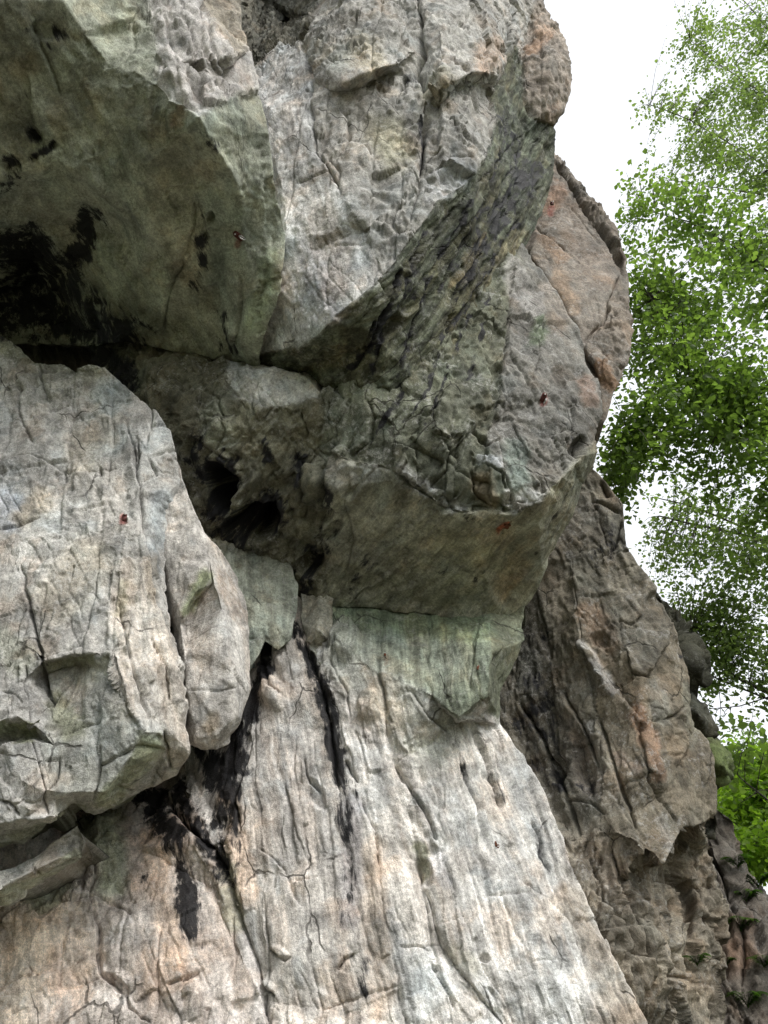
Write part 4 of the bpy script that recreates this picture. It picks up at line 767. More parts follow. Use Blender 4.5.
# colour patches: layer, colour, points, half width px, strength
TINT = [
    ('butt', (0.085, 0.08, 0.065), [(525, 620), (545, 720), (572, 800)], 24, 0.85), ('butt', (0.10, 0.095, 0.075), [(580, 560), (600, 600)], 22, 0.6),  # shade of the recessed buttress corner painted dark
    ('slab', (0.55, 0.545, 0.53), [(500, 790), (530, 880), (560, 980)], 34, 0.6),
    ('blocks', (0.17, 0.175, 0.12), [(0, 342), (40, 362), (90, 370)], 13, 0.85), ('blocks', (0.26, 0.26, 0.22), [(0, 375), (60, 385), (120, 390)], 16, 0.5), ('slab', (0.20, 0.22, 0.14), [(80, 840), (110, 815)], 16, 0.8),  # block tops: moss with ceiling shade painted in; slab: shade painted under blocks
    ('ceil', (0.15, 0.155, 0.115), [(30, 30), (45, 60)], 20, 0.54), ('ceil', (0.30, 0.32, 0.25), [(5, 90), (10, 120)], 12, 0.45), ('ceil', (0.15, 0.155, 0.115), [(20, 110), (30, 140)], 16, 0.54), ('ceil', (0.13, 0.135, 0.10), [(210, 230), (205, 300)], 14, 0.54), ('ceil', (0.16, 0.145, 0.105), [(175, 270), (190, 330)], 14, 0.33), ('ceil', (0.32, 0.35, 0.27), [(155, 265), (163, 295)], 8, 0.54), ('ceil', (0.16, 0.17, 0.125), [(130, 290), (140, 330)], 16, 0.45), ('ceil', (0.30, 0.32, 0.25), [(225, 250), (235, 310)], 10, 0.36), ('ceil', (0.19, 0.165, 0.12), [(50, 215), (70, 235)], 12, 0.33),
    ('wedge', (0.28, 0.30, 0.245), [(250, 560), (290, 570)], 14, 0.6), ('mid', (0.17, 0.18, 0.13), [(360, 395), (425, 390), (470, 330), (505, 270)], 16, 0.7),
    ('slab', (0.6, 0.414, 0.282), [(228, 800), (240, 850), (250, 900)], 10, 0.52), ('slab', (0.6, 0.444, 0.312), [(375, 850), (378, 920), (385, 1000)], 12, 0.36), ('slab', (0.588, 0.432, 0.312), [(150, 840), (160, 900), (175, 960)], 12, 0.45), ('slab', (0.624, 0.516, 0.396), [(40, 920), (20, 980), (10, 1020)], 22, 0.45), ('slab', (0.6, 0.48, 0.36), [(70, 910), (80, 960)], 18, 0.33),
    ('slab', (0.36, 0.4, 0.3), [(110, 845), (112, 880)], 16, 0.8), ('slab', (0.3, 0.34, 0.22), [(60, 880), (40, 895)], 14, 0.6), ('slab', (0.576, 0.582, 0.576), [(510, 800), (530, 870), (545, 960), (560, 1024)], 30, 0.55), ('slab', (0.564, 0.57, 0.564), [(480, 900), (500, 1000)], 26, 0.36), ('slab', (0.6, 0.6, 0.576), [(470, 730), (480, 780), (490, 830)], 12, 0.45), ('slab', (0.588, 0.6, 0.588), [(405, 1010), (430, 985)], 24, 0.52), ('slab', (0.4, 0.345, 0.27), [(570, 900), (610, 980), (630, 1024)], 16, 0.52),
    ('slab', (0.36, 0.37, 0.33), [(350, 660), (400, 700), (430, 740)], 26, 0.7), ('slab', (0.3, 0.32, 0.265), [(350, 630), (440, 660)], 30, 0.5), ('slab', (0.576, 0.432, 0.324), [(265, 690), (285, 690)], 12, 0.39), ('slab', (0.25, 0.25, 0.18), [(228, 870), (238, 925)], 9, 0.7), ('slab', (0.22, 0.23, 0.14), [(425, 870), (420, 850)], 7, 0.6), ('slab', (0.26, 0.25, 0.19), [(455, 950), (470, 965)], 10, 0.5), ('slab', (0.576, 0.576, 0.6), [(437, 855), (445, 880)], 7, 0.52),
    ('slab', (0.3, 0.28, 0.3), [(352, 800), (350, 920)], 10, 0.5), ('slab', (0.18, 0.23, 0.13), [(345, 612), (400, 620), (480, 628)], 14, 0.55), ('slab', (0.564, 0.552, 0.54), [(280, 750), (300, 850)], 30, 0.33),  # dark green below the roof: algae with the roof's shade painted in
    ('ceil', (0.375, 0.413, 0.312), [(55, 90), (62, 65), (90, 45), (130, 20)], 9, 0.41), ('ceil', (0.362, 0.4, 0.3), [(50, 140), (60, 190)], 16, 0.41), ('ceil', (0.338, 0.3, 0.2), [(170, 150), (185, 250)], 24, 0.28), ('ceil', (0.35, 0.388, 0.3), [(100, 250), (108, 290)], 12, 0.45), ('ceil', (0.35, 0.425, 0.288), [(270, 260), (258, 320)], 10, 0.54), ('ceil', (0.3, 0.288, 0.2), [(220, 150), (250, 110)], 18, 0.33), ('ceil', (0.413, 0.213, 0.112), [(178, 108), (178, 125)], 4, 0.33), ('ceil', (0.213, 0.225, 0.163), [(90, 110), (120, 140)], 30, 0.36), ('ceil', (0.225, 0.206, 0.163), [(10, 60), (20, 200)], 24, 0.22), ('ceil', (0.525, 0.512, 0.488), [(250, 70), (262, 95)], 6, 0.39),  # last entry paints the light on the lip block's right facet
    ('upper', (0.38, 0.33, 0.23), [(360, 45), (370, 60)], 16, 0.6), ('upper', (0.36, 0.34, 0.22), [(385, 130), (395, 150)], 18, 0.55), ('upper', (0.38, 0.28, 0.21), [(490, 50), (485, 65)], 12, 0.7), ('upper', (0.33, 0.31, 0.22), [(440, 80), (430, 90)], 12, 0.5), ('upper', (0.5, 0.51, 0.52), [(440, 185), (455, 175)], 14, 0.8), ('upper', (0.52, 0.51, 0.53), [(310, 260), (325, 310)], 16, 0.7), ('upper', (0.43, 0.38, 0.345), [(345, 240), (335, 290)], 12, 0.6), ('upper', (0.16, 0.17, 0.115), [(300, 350), (330, 335)], 12, 0.4), ('upper', (0.22, 0.18, 0.105), [(480, 240), (455, 280)], 6, 0.7), ('upper', (0.21, 0.19, 0.12), [(520, 235), (485, 290), (430, 385)], 8, 0.6),
    ('upper', (0.42, 0.25, 0.15), [(540, 35), (532, 48)], 9, 0.6), ('upper', (0.36, 0.38, 0.34), [(340, 60), (320, 50)], 14, 0.5),
    ('mid', (0.385, 0.385, 0.361), [(245, 372), (300, 382)], 14, 0.85), ('mid', (0.295, 0.312, 0.246), [(215, 420), (222, 435)], 14, 0.8), ('mid', (0.377, 0.377, 0.361), [(335, 470), (345, 480), (370, 475)], 10, 0.6), ('mid', (0.41, 0.41, 0.394), [(405, 478), (425, 492)], 9, 0.8), ('mid', (0.426, 0.426, 0.426), [(486, 460), (498, 468)], 5, 0.9), ('mid', (0.377, 0.377, 0.369), [(445, 503), (458, 507)], 7, 0.7), ('mid', (0.41, 0.418, 0.41), [(520, 495), (535, 500)], 6, 0.8), ('mid', (0.18, 0.221, 0.197), [(515, 450), (520, 480)], 12, 0.7), ('mid', (0.205, 0.164, 0.107), [(480, 480), (490, 500)], 10, 0.7), ('mid', (0.41, 0.402, 0.385), [(507, 490), (513, 508)], 4, 0.8), ('mid', (0.377, 0.361, 0.344), [(510, 265), (520, 295), (536, 310)], 8, 0.7), ('mid', (0.115, 0.156, 0.09), [(540, 325), (535, 345)], 7, 0.7), ('mid', (0.254, 0.238, 0.164), [(440, 540), (500, 560)], 16, 0.6), ('mid', (0.246, 0.189, 0.115), [(500, 590), (520, 565)], 10, 0.5), ('mid', (0.295, 0.189, 0.139), [(585, 380), (592, 400)], 8, 0.5), ('mid', (0.271, 0.238, 0.205), [(550, 290), (560, 320)], 12, 0.6),
    ('mid', (0.246, 0.246, 0.164), [(242, 500), (235, 515)], 8, 0.6),
    ('brown', (0.315, 0.195, 0.128), [(552, 205), (556, 190)], 9, 0.6), ('brown', (0.27, 0.225, 0.188), [(570, 210), (600, 280)], 16, 0.4), ('brown', (0.3, 0.165, 0.083), [(600, 365), (612, 385)], 7, 0.6), ('brown', (0.3, 0.203, 0.135), [(545, 240), (560, 255)], 8, 0.6), ('brown', (0.3, 0.203, 0.128), [(560, 275), (575, 310)], 7, 0.5),
    ('blocks', (0.32, 0.36, 0.36), [(110, 400), (108, 440)], 18, 0.7), ('blocks', (0.43, 0.39, 0.32), [(85, 440), (80, 460)], 16, 0.5), ('blocks', (0.33, 0.36, 0.37), [(165, 500), (160, 540)], 13, 0.75), ('blocks', (0.5, 0.5, 0.48), [(155, 425), (150, 470)], 12, 0.7), ('blocks', (0.5, 0.52, 0.56), [(5, 500), (8, 520)], 13, 0.8), ('blocks', (0.39, 0.34, 0.26), [(60, 600), (90, 560)], 24, 0.5), ('blocks', (0.47, 0.39, 0.29), [(25, 515), (40, 500)], 12, 0.5), ('blocks', (0.24, 0.26, 0.14), [(0, 732), (30, 732)], 9, 0.8), ('blocks', (0.27, 0.29, 0.18), [(150, 745), (110, 800)], 11, 0.8), ('blocks', (0.3, 0.31, 0.24), [(0, 640), (20, 660)], 16, 0.5), ('blocks', (0.25, 0.26, 0.15), [(60, 705), (75, 730)], 12, 0.55), ('blocks', (0.24, 0.25, 0.16), [(50, 668), (95, 658)], 5, 0.7), ('blocks', (0.28, 0.27, 0.24), [(55, 375), (20, 380)], 14, 0.5), ('blocks', (0.5, 0.49, 0.47), [(0, 440), (10, 445)], 10, 0.8), ('blocks', (0.28, 0.25, 0.2), [(148, 560), (155, 600)], 5, 0.6), ('blocks', (0.26, 0.25, 0.17), [(125, 585), (120, 610)], 6, 0.5), ('blocks', (0.27, 0.28, 0.19), [(0, 845), (50, 825), (80, 805)], 7, 0.6),
    ('ledge', (0.29, 0.31, 0.2), [(0, 898), (40, 878), (78, 858)], 9, 0.6), ('flake', (0.29, 0.23, 0.16), [(208, 728), (212, 720)], 9, 0.7), ('flake', (0.26, 0.29, 0.17), [(205, 575), (190, 606)], 7, 0.85), ('flake', (0.4, 0.34, 0.28), [(205, 660), (200, 640)], 14, 0.4), ('flake', (0.5, 0.485, 0.46), [(225, 600), (242, 690)], 9, 0.5),  # last entry paints the light on the flake's right side
    ('butt', (0.292, 0.184, 0.122), [(636, 712), (648, 735), (658, 775)], 7, 0.75), ('butt', (0.245, 0.156, 0.102), [(590, 615), (605, 640)], 12, 0.4), ('butt', (0.286, 0.279, 0.265), [(584, 642), (600, 672), (613, 692)], 3, 0.8), ('butt', (0.245, 0.245, 0.218), [(655, 690), (660, 715)], 9, 0.6), ('butt', (0.272, 0.231, 0.184), [(600, 850), (620, 900)], 16, 0.6), ('butt', (0.299, 0.238, 0.197), [(617, 755), (640, 770)], 5, 0.6), ('butt', (0.116, 0.102, 0.088), [(580, 730), (590, 780)], 14, 0.5), ('butt', (0.245, 0.252, 0.204), [(685, 690), (690, 740)], 6, 0.4), ('butt', (0.272, 0.258, 0.231), [(660, 820), (668, 845)], 6, 0.6),
    ('knobs', (0.1, 0.13, 0.045), [(718, 755), (728, 770)], 14, 0.8), ('bank', (0.16, 0.11, 0.08), [(735, 930), (740, 960)], 16, 0.7),
    (None, (0.20, 0.035, 0.03), [(239, 238), (236, 246)], 3.0, 0.6), (None, (0.30, 0.06, 0.05), [(124, 517), (124, 524)], 3.5, 0.7), (None, (0.26, 0.04, 0.03), [(543, 398), (542, 403)], 3.2, 0.6), (None, (0.30, 0.07, 0.03), [(501, 529), (509, 524)], 3.5, 0.8), (None, (0.35, 0.12, 0.10), [(552, 206), (552, 212)], 3, 0.6), (None, (0.30, 0.18, 0.13), [(385, 656), (385, 662)], 2.0, 0.3),
]

# zones of broken, flaky surface: layer, points, half width px, factor
ROUGH = [
    ('slab', [(425, 850), (432, 905), (455, 950), (480, 1000), (500, 1030)], 18, 2.6), ('slab', [(380, 980), (410, 1020)], 16, 1.6), ('slab', [(225, 860), (240, 930), (262, 990), (275, 1030)], 16, 2.4), ('slab', [(90, 880), (100, 940), (120, 1000)], 20, 2.2), ('slab', [(160, 985), (220, 1000)], 22, 2.0),
    ('slab', [(255, 650), (280, 680), (270, 720)], 16, 2.4), ('slab', [(310, 640), (335, 690), (350, 730), (360, 790)], 18, 2.4), ('slab', [(395, 740), (430, 800), (440, 840)], 14, 2.0), ('slab', [(350, 690), (430, 720)], 22, 2.0), ('slab', [(180, 790), (220, 840)], 16, 2.4), ('slab', [(455, 728), (500, 735)], 8, 2.0), ('slab', [(0, 920), (60, 900)], 16, 1.8), ('slab', [(300, 780), (330, 900)], 18, 1.6), ('slab', [(570, 870), (640, 1020)], 8, 1.6),
    ('blocks', [(0, 470), (60, 470), (130, 480)], 14, 1.6), ('blocks', [(110, 580), (130, 650)], 14, 1.6), ('blocks', [(40, 760), (55, 810)], 14, 1.8), ('blocks', [(10, 370), (60, 385)], 16, 1.8), ('blocks', [(20, 400), (40, 440)], 14, 1.5),
    ('ceil', [(160, 0), (180, 60), (200, 100)], 30, 1.4), ('mid', [(240, 460), (300, 520), (310, 570)], 30, 1.4), ('mid', [(330, 465), (400, 480), (440, 500), (520, 508), (566, 477)], 13, 1.8), ('mid', [(470, 440), (510, 500)], 18, 1.5), ('upper', [(415, 0), (425, 100), (420, 200)], 14, 1.4), ('upper', [(340, 150), (390, 220)], 20, 1.2), ('butt', [(540, 700), (580, 800)], 24, 1.5), ('brown', [(560, 165), (620, 255)], 6, 2.0),
]

# strata direction of the undersides, from two points on them
AXIS = {'upper_roof': ((547, 200, 4.33), (427, 396, 4.28)), 'belly_face': ((520, 260, 4.2), (400, 440, 4.05)), 'belly_roof': ((583, 455, 4.05), (470, 600, 4.85)), 'wedge_rock': ((330, 400, 4.1), (240, 520, 4.4))}
# ------------------------------------------------------------------ build the rock sheets
def refine(V, T, target):
    """red-green splitting until every edge is short enough in the picture (coarser outside the frame)"""
    for _ in range(14):
        E = np.concatenate((T[:, (0, 1)], T[:, (1, 2)], T[:, (2, 0)]))
        Es = np.sort(E, 1)
        key = Es[:, 0].astype(np.int64) * (len(V) + 1) + Es[:, 1]
        u, first, inv = np.unique(key, return_index=True, return_inverse=True)
        ue = Es[first]
        pp = project(V)
        a, b = pp[ue[:, 0]], pp[ue[:, 1]]
        ln = np.linalg.norm(a - b, axis=1)
        l3 = np.linalg.norm(V[ue[:, 0]] - V[ue[:, 1]], axis=1)
        m = (a + b) / 2
        out = np.maximum.reduce((-m[:, 0], m[:, 0] - 768, -m[:, 1], m[:, 1] - 1024, np.zeros(len(m))))
        tg = target * (1 + np.maximum(out - 12, 0) / np.where((m[:, 0] < 0) & (m[:, 1] > 0) & (m[:, 1] < 1024), 42.0, 14.0))
        split = (np.maximum(ln, l3 * 95 * 0.8) > tg * 1.35) & (l3 > 0.008)
        if not split.any():
            break
        nid = np.full(len(u), -1)
        nid[split] = len(V) + np.arange(split.sum())
        V = np.concatenate((V, (V[ue[split, 0]] + V[ue[split, 1]]) / 2))
        n = len(T)
        e = nid[inv].reshape(3, n).T                      # midpoint on edges 01, 12, 20
        cnt = (e >= 0).sum(1)
        out_t = [T[cnt == 0]]
        k = cnt == 3
        t, q = T[k], e[k]
        out_t += [np.stack((t[:, 0], q[:, 0], q[:, 2]), 1), np.stack((q[:, 0], t[:, 1], q[:, 1]), 1), np.stack((q[:, 2], q[:, 1], t[:, 2]), 1), q]
        for r in range(3):
            i0, i1, i2 = r, (r + 1) % 3, (r + 2) % 3
            k = (cnt == 1) & (e[:, i0] >= 0)
            t, q = T[k], e[k]
            out_t += [np.stack((t[:, i0], q[:, i0], t[:, i2]), 1), np.stack((q[:, i0], t[:, i1], t[:, i2]), 1)]
            k = (cnt == 2) & (e[:, i0] < 0)               # edge i0-i1 whole; midpoints on i1-i2 and i2-i0
            t, q = T[k], e[k]
            out_t += [np.stack((q[:, i1], t[:, i2], q[:, i2]), 1), np.stack((t[:, i0], t[:, i1], q[:, i1]), 1), np.stack((t[:, i0], q[:, i1], q[:, i2]), 1)]
        T = np.concatenate(out_t)
    return V, T


def vert_normals(V, T):
    fn = np.cross(V[T[:, 1]] - V[T[:, 0]], V[T[:, 2]] - V[T[:, 0]])
    N = np.zeros_like(V)
    for c in range(3):
        for k in range(3):
            N[:, c] += np.bincount(T[:, k], fn[:, c], len(V))
    return N / np.maximum(np.linalg.norm(N, axis=1, keepdims=True), 1e-12)


def laplace(A, T, n, it, lam=0.5):
    e = np.concatenate((T[:, (0, 1)], T[:, (1, 2)], T[:, (2, 0)]))
    e = np.concatenate((e, e[:, ::-1]))
    deg = np.maximum(np.bincount(e[:, 0], minlength=n), 1)
    A = A.reshape(n, -1).astype(float)
    for _ in range(it):
        S = np.stack([np.bincount(e[:, 0], A[e[:, 1], c], n) for c in range(A.shape[1])], 1) / deg[:, None]
        A = A * (1 - lam) + S * lam
    return A


OWNER = {
    'cliff': empty('cliff', (0, 4.4, 0), kind='structure', label='overhanging grey crag with green undersides and a pink streaked slab'),
    'butt': empty('rock_buttress', (2.6, 5.6, 0), label='brown blocky rock buttress behind the overhang, right of the slab', category='rock'),
    'bank': empty('bank', (4.5, 6.8, 0), kind='structure', label='dark fern-grown rocky bank at the lower right corner'),
}
ROCK_V, ROCK_T = [], []
voff = 0
for lname, L in LAYERS.items():
    ctrl, edges, index = [], [], {}

    def vid(p):
        k = (round(p[0]), round(p[1]))
        if k not in index:
            index[k] = len(ctrl)
            ctrl.append(p)
        return index[k]
    loop = [vid(p) for p in L['outline']]
    for ln in L['lines']:
        ids = [vid(p) for p in ln]
        edges += list(zip(ids[:-1], ids[1:]))
    for p in L['points']:
        vid(p)
    v2 = [Vector((p[0], -p[1])) for p in ctrl]
    ov, oe, of, orig, _, _ = delaunay_2d_cdt(v2, edges, [loop], 1, 1e-4)
    cx = np.array([(p[0], p[1]) for p in ctrl], float)
    cy = np.array([p[2] for p in ctrl], float)
    V = []
    for k, q in enumerate(ov):
        if orig[k]:
            Y = ctrl[orig[k][0]][2]
        else:
            d = np.linalg.norm(cx - np.array((q.x, -q.y)), axis=1)
            w = 1 / (d + 0.1) ** 3
            Y = float((w * cy).sum() / w.sum())
        V.append(pos(q.x, -q.y, Y))
    V = np.array(V)
    T = np.array([tuple(f) for f in of if len(f) == 3])
    fn = np.cross(V[T[:, 1]] - V[T[:, 0]], V[T[:, 2]] - V[T[:, 0]])
    flip = np.einsum('ij,ij->i', fn, V[T[:, 0]] - CAM) > 0
    T[flip] = T[flip][:, ::-1]
    V, T = refine(V, T, L['res'])
    n = len(V)
    pp = project(V)
    p3 = V * 1.0
    # irregular joints: the same wobble for part borders, cracks and stains
    wob = np.stack((fbm(p3 * 7.0, 3, 11), fbm(p3 * 7.0, 3, 23), ), 1) * 5.0 + np.stack((vnoise(p3 * 34.0, 31), vnoise(p3 * 34.0, 37)), 1) * 1.3
    pw = pp + wob
    pj = pp + wob * 0.25
    names = [L['default']] + [q[0] for q in L['parts']]
    tc = pj[T].mean(1)
    tp = np.zeros(len(T), int)
    for k, (nm, poly) in enumerate(L['parts']):
        tp[in_poly(tc, poly)] = k + 1
    vp = np.zeros(n, int)
    for k in range(3):
        vp[T[:, k]] = tp
    # drop slivers: vertices that do not see their part keep going with the majority
    N = vert_normals(V, T)
    Ns = laplace(N, T, n, 3)
    Ns /= np.maximum(np.linalg.norm(Ns, axis=1, keepdims=True), 1e-9)
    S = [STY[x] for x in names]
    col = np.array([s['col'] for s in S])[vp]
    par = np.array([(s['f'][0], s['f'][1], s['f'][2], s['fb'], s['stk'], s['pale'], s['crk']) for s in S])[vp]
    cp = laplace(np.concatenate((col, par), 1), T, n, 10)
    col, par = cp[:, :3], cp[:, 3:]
    for (ly, pts, w, fac) in ROUGH:
        if ly == lname:
            f = (fac - 1) * smooth01(1.5 - line_dist(pw, pts)[0] / w)
            par[:, 1:3] *= (1 + f)[:, None]
            par[:, 0] *= 1 + 0.3 * f
    grain = np.zeros((n, 3))
    disp = np.zeros(n)
    for k, s in enumerate(S):
        m = vp == k
        if not m.any():
            continue
        inf = m & (pp[:, 0] > -40) & (pp[:, 1] > -40) & (pp[:, 1] < 1060)
        mm = inf if inf.any() else m
        c, nn = V[mm].mean(0), N[mm].mean(0)
        nn /= np.linalg.norm(nn)
        q = project(c[None])[0]
        dv = np.array(s['ang'], float)
        dv /= np.linalg.norm(dv)

        def hit(px, py):
            r = pos(px, py, 1.0) - CAM
            dn = r @ nn
            if abs(dn) < 0.15:
                dn = -0.15
            return CAM + r * (((c - CAM) @ nn) / dn)
        e1 = hit(*(q + dv * 8)) - hit(*(q - dv * 8))
        if names[k] in AXIS:
            e1 = pos(*AXIS[names[k]][1]) - pos(*AXIS[names[k]][0])
        e1 /= np.linalg.norm(e1)
        e2 = np.cross(nn, e1)
        e2 /= np.linalg.norm(e2)
        R = np.stack((e1, e2, np.cross(e1, e2)), 1)
        g = V[m] @ R
        grain[m] = g
        st = s['st']
        gw = g + 0.05 * np.stack([fbm(V[m] * 5, 2, 41 + j) for j in range(3)], 1)
        # two families of straight joints cut the face into flat, slightly tilted blocks; small chips on top
        gj = g + 0.010 * np.stack([tin(V[m] * 9, 43 + j) for j in range(3)], 1) + 0.02 * np.stack([fbm(V[m] * 2.2, 2, 47 + j) for j in range(3)], 1)
        d = np.zeros(m.sum())
        for j, (la, lb, skew) in enumerate(((0.50 * st ** 0.5, 0.30, 0.22), (0.19 * st ** 0.5, 0.105, -0.30), (0.085 * st ** 0.5, 0.042, 0.35))):
            slabby = names[k] in ('main_slab', 'upper_roof', 'panel')
            h, ea = blocks(gj, la * (4.0 if slabby else 1.0), lb, skew * (0.3 if slabby else 1.0), 3 + 40 * j)
            zone = smooth01(fbm(V[m] * (1.6 + 1.5 * j), 2, 57 + j) * 2.2 + (0.55 if j < 2 else 0.4))
            d += par[m, j] * h * (1.35, 1.5 * zone, 2.6 * zone)[j]
            d -= par[m, 6] * (0.022, 0.013 * zone, 0.005 * zone)[j] * np.exp(-ea / (0.006, 0.0045, 0.003)[j]) * smooth01(fbm(V[m] * 2.7, 2, 65 + j) * 3 + 0.45)
        d += par[m, 0] * 0.40 * tin(gw / 0.5, 7) + par[m, 1] * 0.2 * tin(gw / 0.17, 27)
        h, ed = facets(gw / 0.055 * np.array((1.0 / st ** 0.7, 1, 1)), 43, 0.12)
        d += par[m, 2] * 1.3 * (0.7 * h + 0.8 * tin(gw / 0.05, 47)) * smooth01(fbm(V[m] * 2.0, 2, 67) * 2 + 0.7)
        d += par[m, 3] * 0.35 * fbm(V[m] * 2.6, 2, 71) + par[m, 3] * 0.7 * tin(V[m] * 1.9, 77)
        d += 0.10 * par[m, 3] * tin(V[m] * 37, 85)
        rib = RIB.get(names[k], 0.0)
        if rib:
            gr = gw * np.array((1.3, 11, 11)) + 0.35 * np.stack([fbm(V[m] * 3, 2, 141 + j) for j in range(3)], 1)
            d += rib * (np.abs(tin(gr, 91)) * -1.3 + 0.6 - 0.5 * np.abs(tin(gr * 2.3, 93)) + 0.45 * tin(gw * np.array((4.0, 30, 30)), 95))
        disp[m] = d
    # long cracks and ledges
    for (ly, pts, w, dep, stp, srg) in CR:
        if ly != lname:
            continue
        pa = np.asarray(pts, float)
        lo, hi = pa.min(0) - 45, pa.max(0) + 45
        m = ((pj > lo) & (pj < hi)).all(1)
        if not m.any():
            continue
        d, sd_, tt = line_dist(pj[m], pts)
        ends = smooth01(np.minimum(tt, 1 - tt) * 7 + 0.25)
        wv = w * (0.62 + 0.38 * vnoise(V[m] * 9, 101))
        disp[m] -= dep * ends * np.exp(-(d / np.maximum(wv * 0.6, 0.75)) ** 1.2)
        if stp:
            disp[m] += stp * ends * smooth01((sd_ * d) / 2.2 + 0.5) * np.clip(1 - d / srg, 0, 1) * (d < srg)
    for (ly, x, y, rx, ry, an, dep) in DENTS:
        if ly != lname:
            continue
        a = math.radians(an)
        dx, dy = pj[:, 0] - x, pj[:, 1] - y
        u, v = dx * math.cos(a) + dy * math.sin(a), -dx * math.sin(a) + dy * math.cos(a)
        r = np.sqrt((u / rx) ** 2 + (v / ry) ** 2)
        disp -= dep * smooth01((1.25 - r) / 0.55)
    # stains and painted shade
    seep_shade = np.zeros(n)
    for (ly, pts, w, sg) in SEEP_SHADE:
        if ly != lname:
            continue
        d, _, _ = line_dist(pw, pts)
        seep_shade = np.maximum(seep_shade, sg * np.clip(1.3 - 0.72 * d / w, 0, 1))
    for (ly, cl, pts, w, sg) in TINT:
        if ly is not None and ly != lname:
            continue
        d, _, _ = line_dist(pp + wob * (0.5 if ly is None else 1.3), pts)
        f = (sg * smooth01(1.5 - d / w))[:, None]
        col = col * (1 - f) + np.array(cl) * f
    # mineral colour: broad drift, mottling, iron and cool grey, ragged darker crusts, drawn-out streaks
    nb = lambda x: 0.5 + 0.45 * x
    rp = lambda x, lo, hi: smooth01((x - lo) / (hi - lo))
    big, midn, hue = nb(fbm(p3 * 2.2, 4, 201)), nb(fbm(p3 * 11, 4, 203, 0.62)), nb(fbm(p3 * 4.5, 5, 207, 0.62))
    s1 = nb(fbm(grain * np.array((0.9, 24, 14)), 4, 211, 0.6))
    val = (0.80 + 0.40 * rp(big, 0.3, 0.7)) * (0.74 + 0.50 * rp(midn, 0.3, 0.7))
    val *= 1 + par[:, 4] * (0.64 + 0.70 * rp(s1, 0.3, 0.7) - 1)
    col = col * val[:, None]
    s3 = nb(fbm(grain * np.array((0.7, 9, 7)) + 5.0, 4, 227, 0.6))
    f = (par[:, 4] * (rp(s3, 0.50, 0.66)) * 0.7)[:, None]
    col = col * (1 - f + f * np.array((1.04, 0.92, 0.82)))
    f = (par[:, 4] * (rp(-s3, -0.48, -0.34)) * 0.6)[:, None]
    col = col * (1 - f + f * np.array((1.04, 1.08, 1.12)))
    f = (0.38 * rp(hue, 0.54, 0.72))[:, None]
    col = col * (1 - f + f * np.array((1.10, 0.87, 0.69)))
    f = (0.45 * rp(-hue, -0.46, -0.30))[:, None]
    col = col * (1 - f + f * np.array((0.80, 0.91, 1.0)))
    l3 = nb(fbm(p3 * 9, 5, 213, 0.7))
    col = col * (1 - 0.30 * rp(l3, 0.60, 0.66))[:, None]
    par[:, 6] *= rp(nb(fbm(p3 * 3.1, 3, 223)), 0.56, 0.66)
    par[:, 5] *= rp(nb(fbm(p3 * 5, 3, 217)), 0.40, 0.60)
    seep_shade = np.where(seep_shade > 0.001, np.maximum(seep_shade + 0.7 * np.clip(seep_shade * 3, 0, 1) * fbm(p3 * 9, 4, 219, 0.6), 0), 0)
    V = V + Ns * disp[:, None]
    side = np.stack([tin(p3 * 4.2, 111 + j) * (0.02 if lname in ('mid', 'ceil') else 0.012) + tin(p3 * 13.0, 117 + j) * 0.007 for j in range(3)], 1)
    V = V + side
    # skirt: the sheet turns back into the mountain
    E = np.concatenate((T[:, (0, 1)], T[:, (1, 2)], T[:, (2, 0)]))
    own = np.tile(tp, 3)
    key = np.sort(E, 1)
    key = key[:, 0].astype(np.int64) * (n + 1) + key[:, 1]
    u, inv, cnt = np.unique(key, return_inverse=True, return_counts=True)
    bm = cnt[inv] == 1
    BE, BO = E[bm], own[bm]
    bv = np.unique(BE)
    OUT = p3 - laplace(p3, T, n, 12)
    OUT = OUT / np.maximum(np.linalg.norm(OUT, axis=1, keepdims=True), 1e-9)
    ring = {}
    tot = n
    newV, src = [V], [np.arange(n)]
    for dist, inw in ((0.05, 0.006), (0.16, 0.02), (0.45, 0.05), (1.1 if lname != 'core' else 5.0, 0.0)):
        ray = V[bv] - CAM
        ray /= np.linalg.norm(ray, axis=1, keepdims=True)
        back = ray * 0.85 + np.array((0, 0.25, 0))
        x = V[bv] + back * dist - Ns[bv] * inw - OUT[bv] * (dist * 0.22 + 0.01 * (dist > 0.1)) + 0.04 * dist * np.stack([fbm(V[bv] * 4 + dist * 9, 2, 121 + j) for j in range(3)], 1)
        newV.append(x)
        src.append(bv)
        mp = np.full(n, -1)
        mp[bv] = tot + np.arange(len(bv))
        ring[len(ring)] = mp
        tot += len(bv)
    skT, skP = [], []
    prev = np.arange(n)
    for k in range(len(ring)):
        cur = ring[k]
        a, b = BE[:, 0], BE[:, 1]
        skT += [np.stack((prev[b], prev[a], cur[a]), 1), np.stack((prev[b], cur[a], cur[b]), 1)]
        skP += [BO, BO]
        prev = cur
    V = np.concatenate(newV)
    src = np.concatenate(src)
    T = np.concatenate([T] + skT)
    tp = np.concatenate([tp] + skP)
    col, seep_shade, grain, par = col[src], seep_shade[src], grain[src], par[src]
    grain[n:] = V[n:]
    ROCK_V.append(V)
    ROCK_T.append(T + voff)
    voff += len(V)
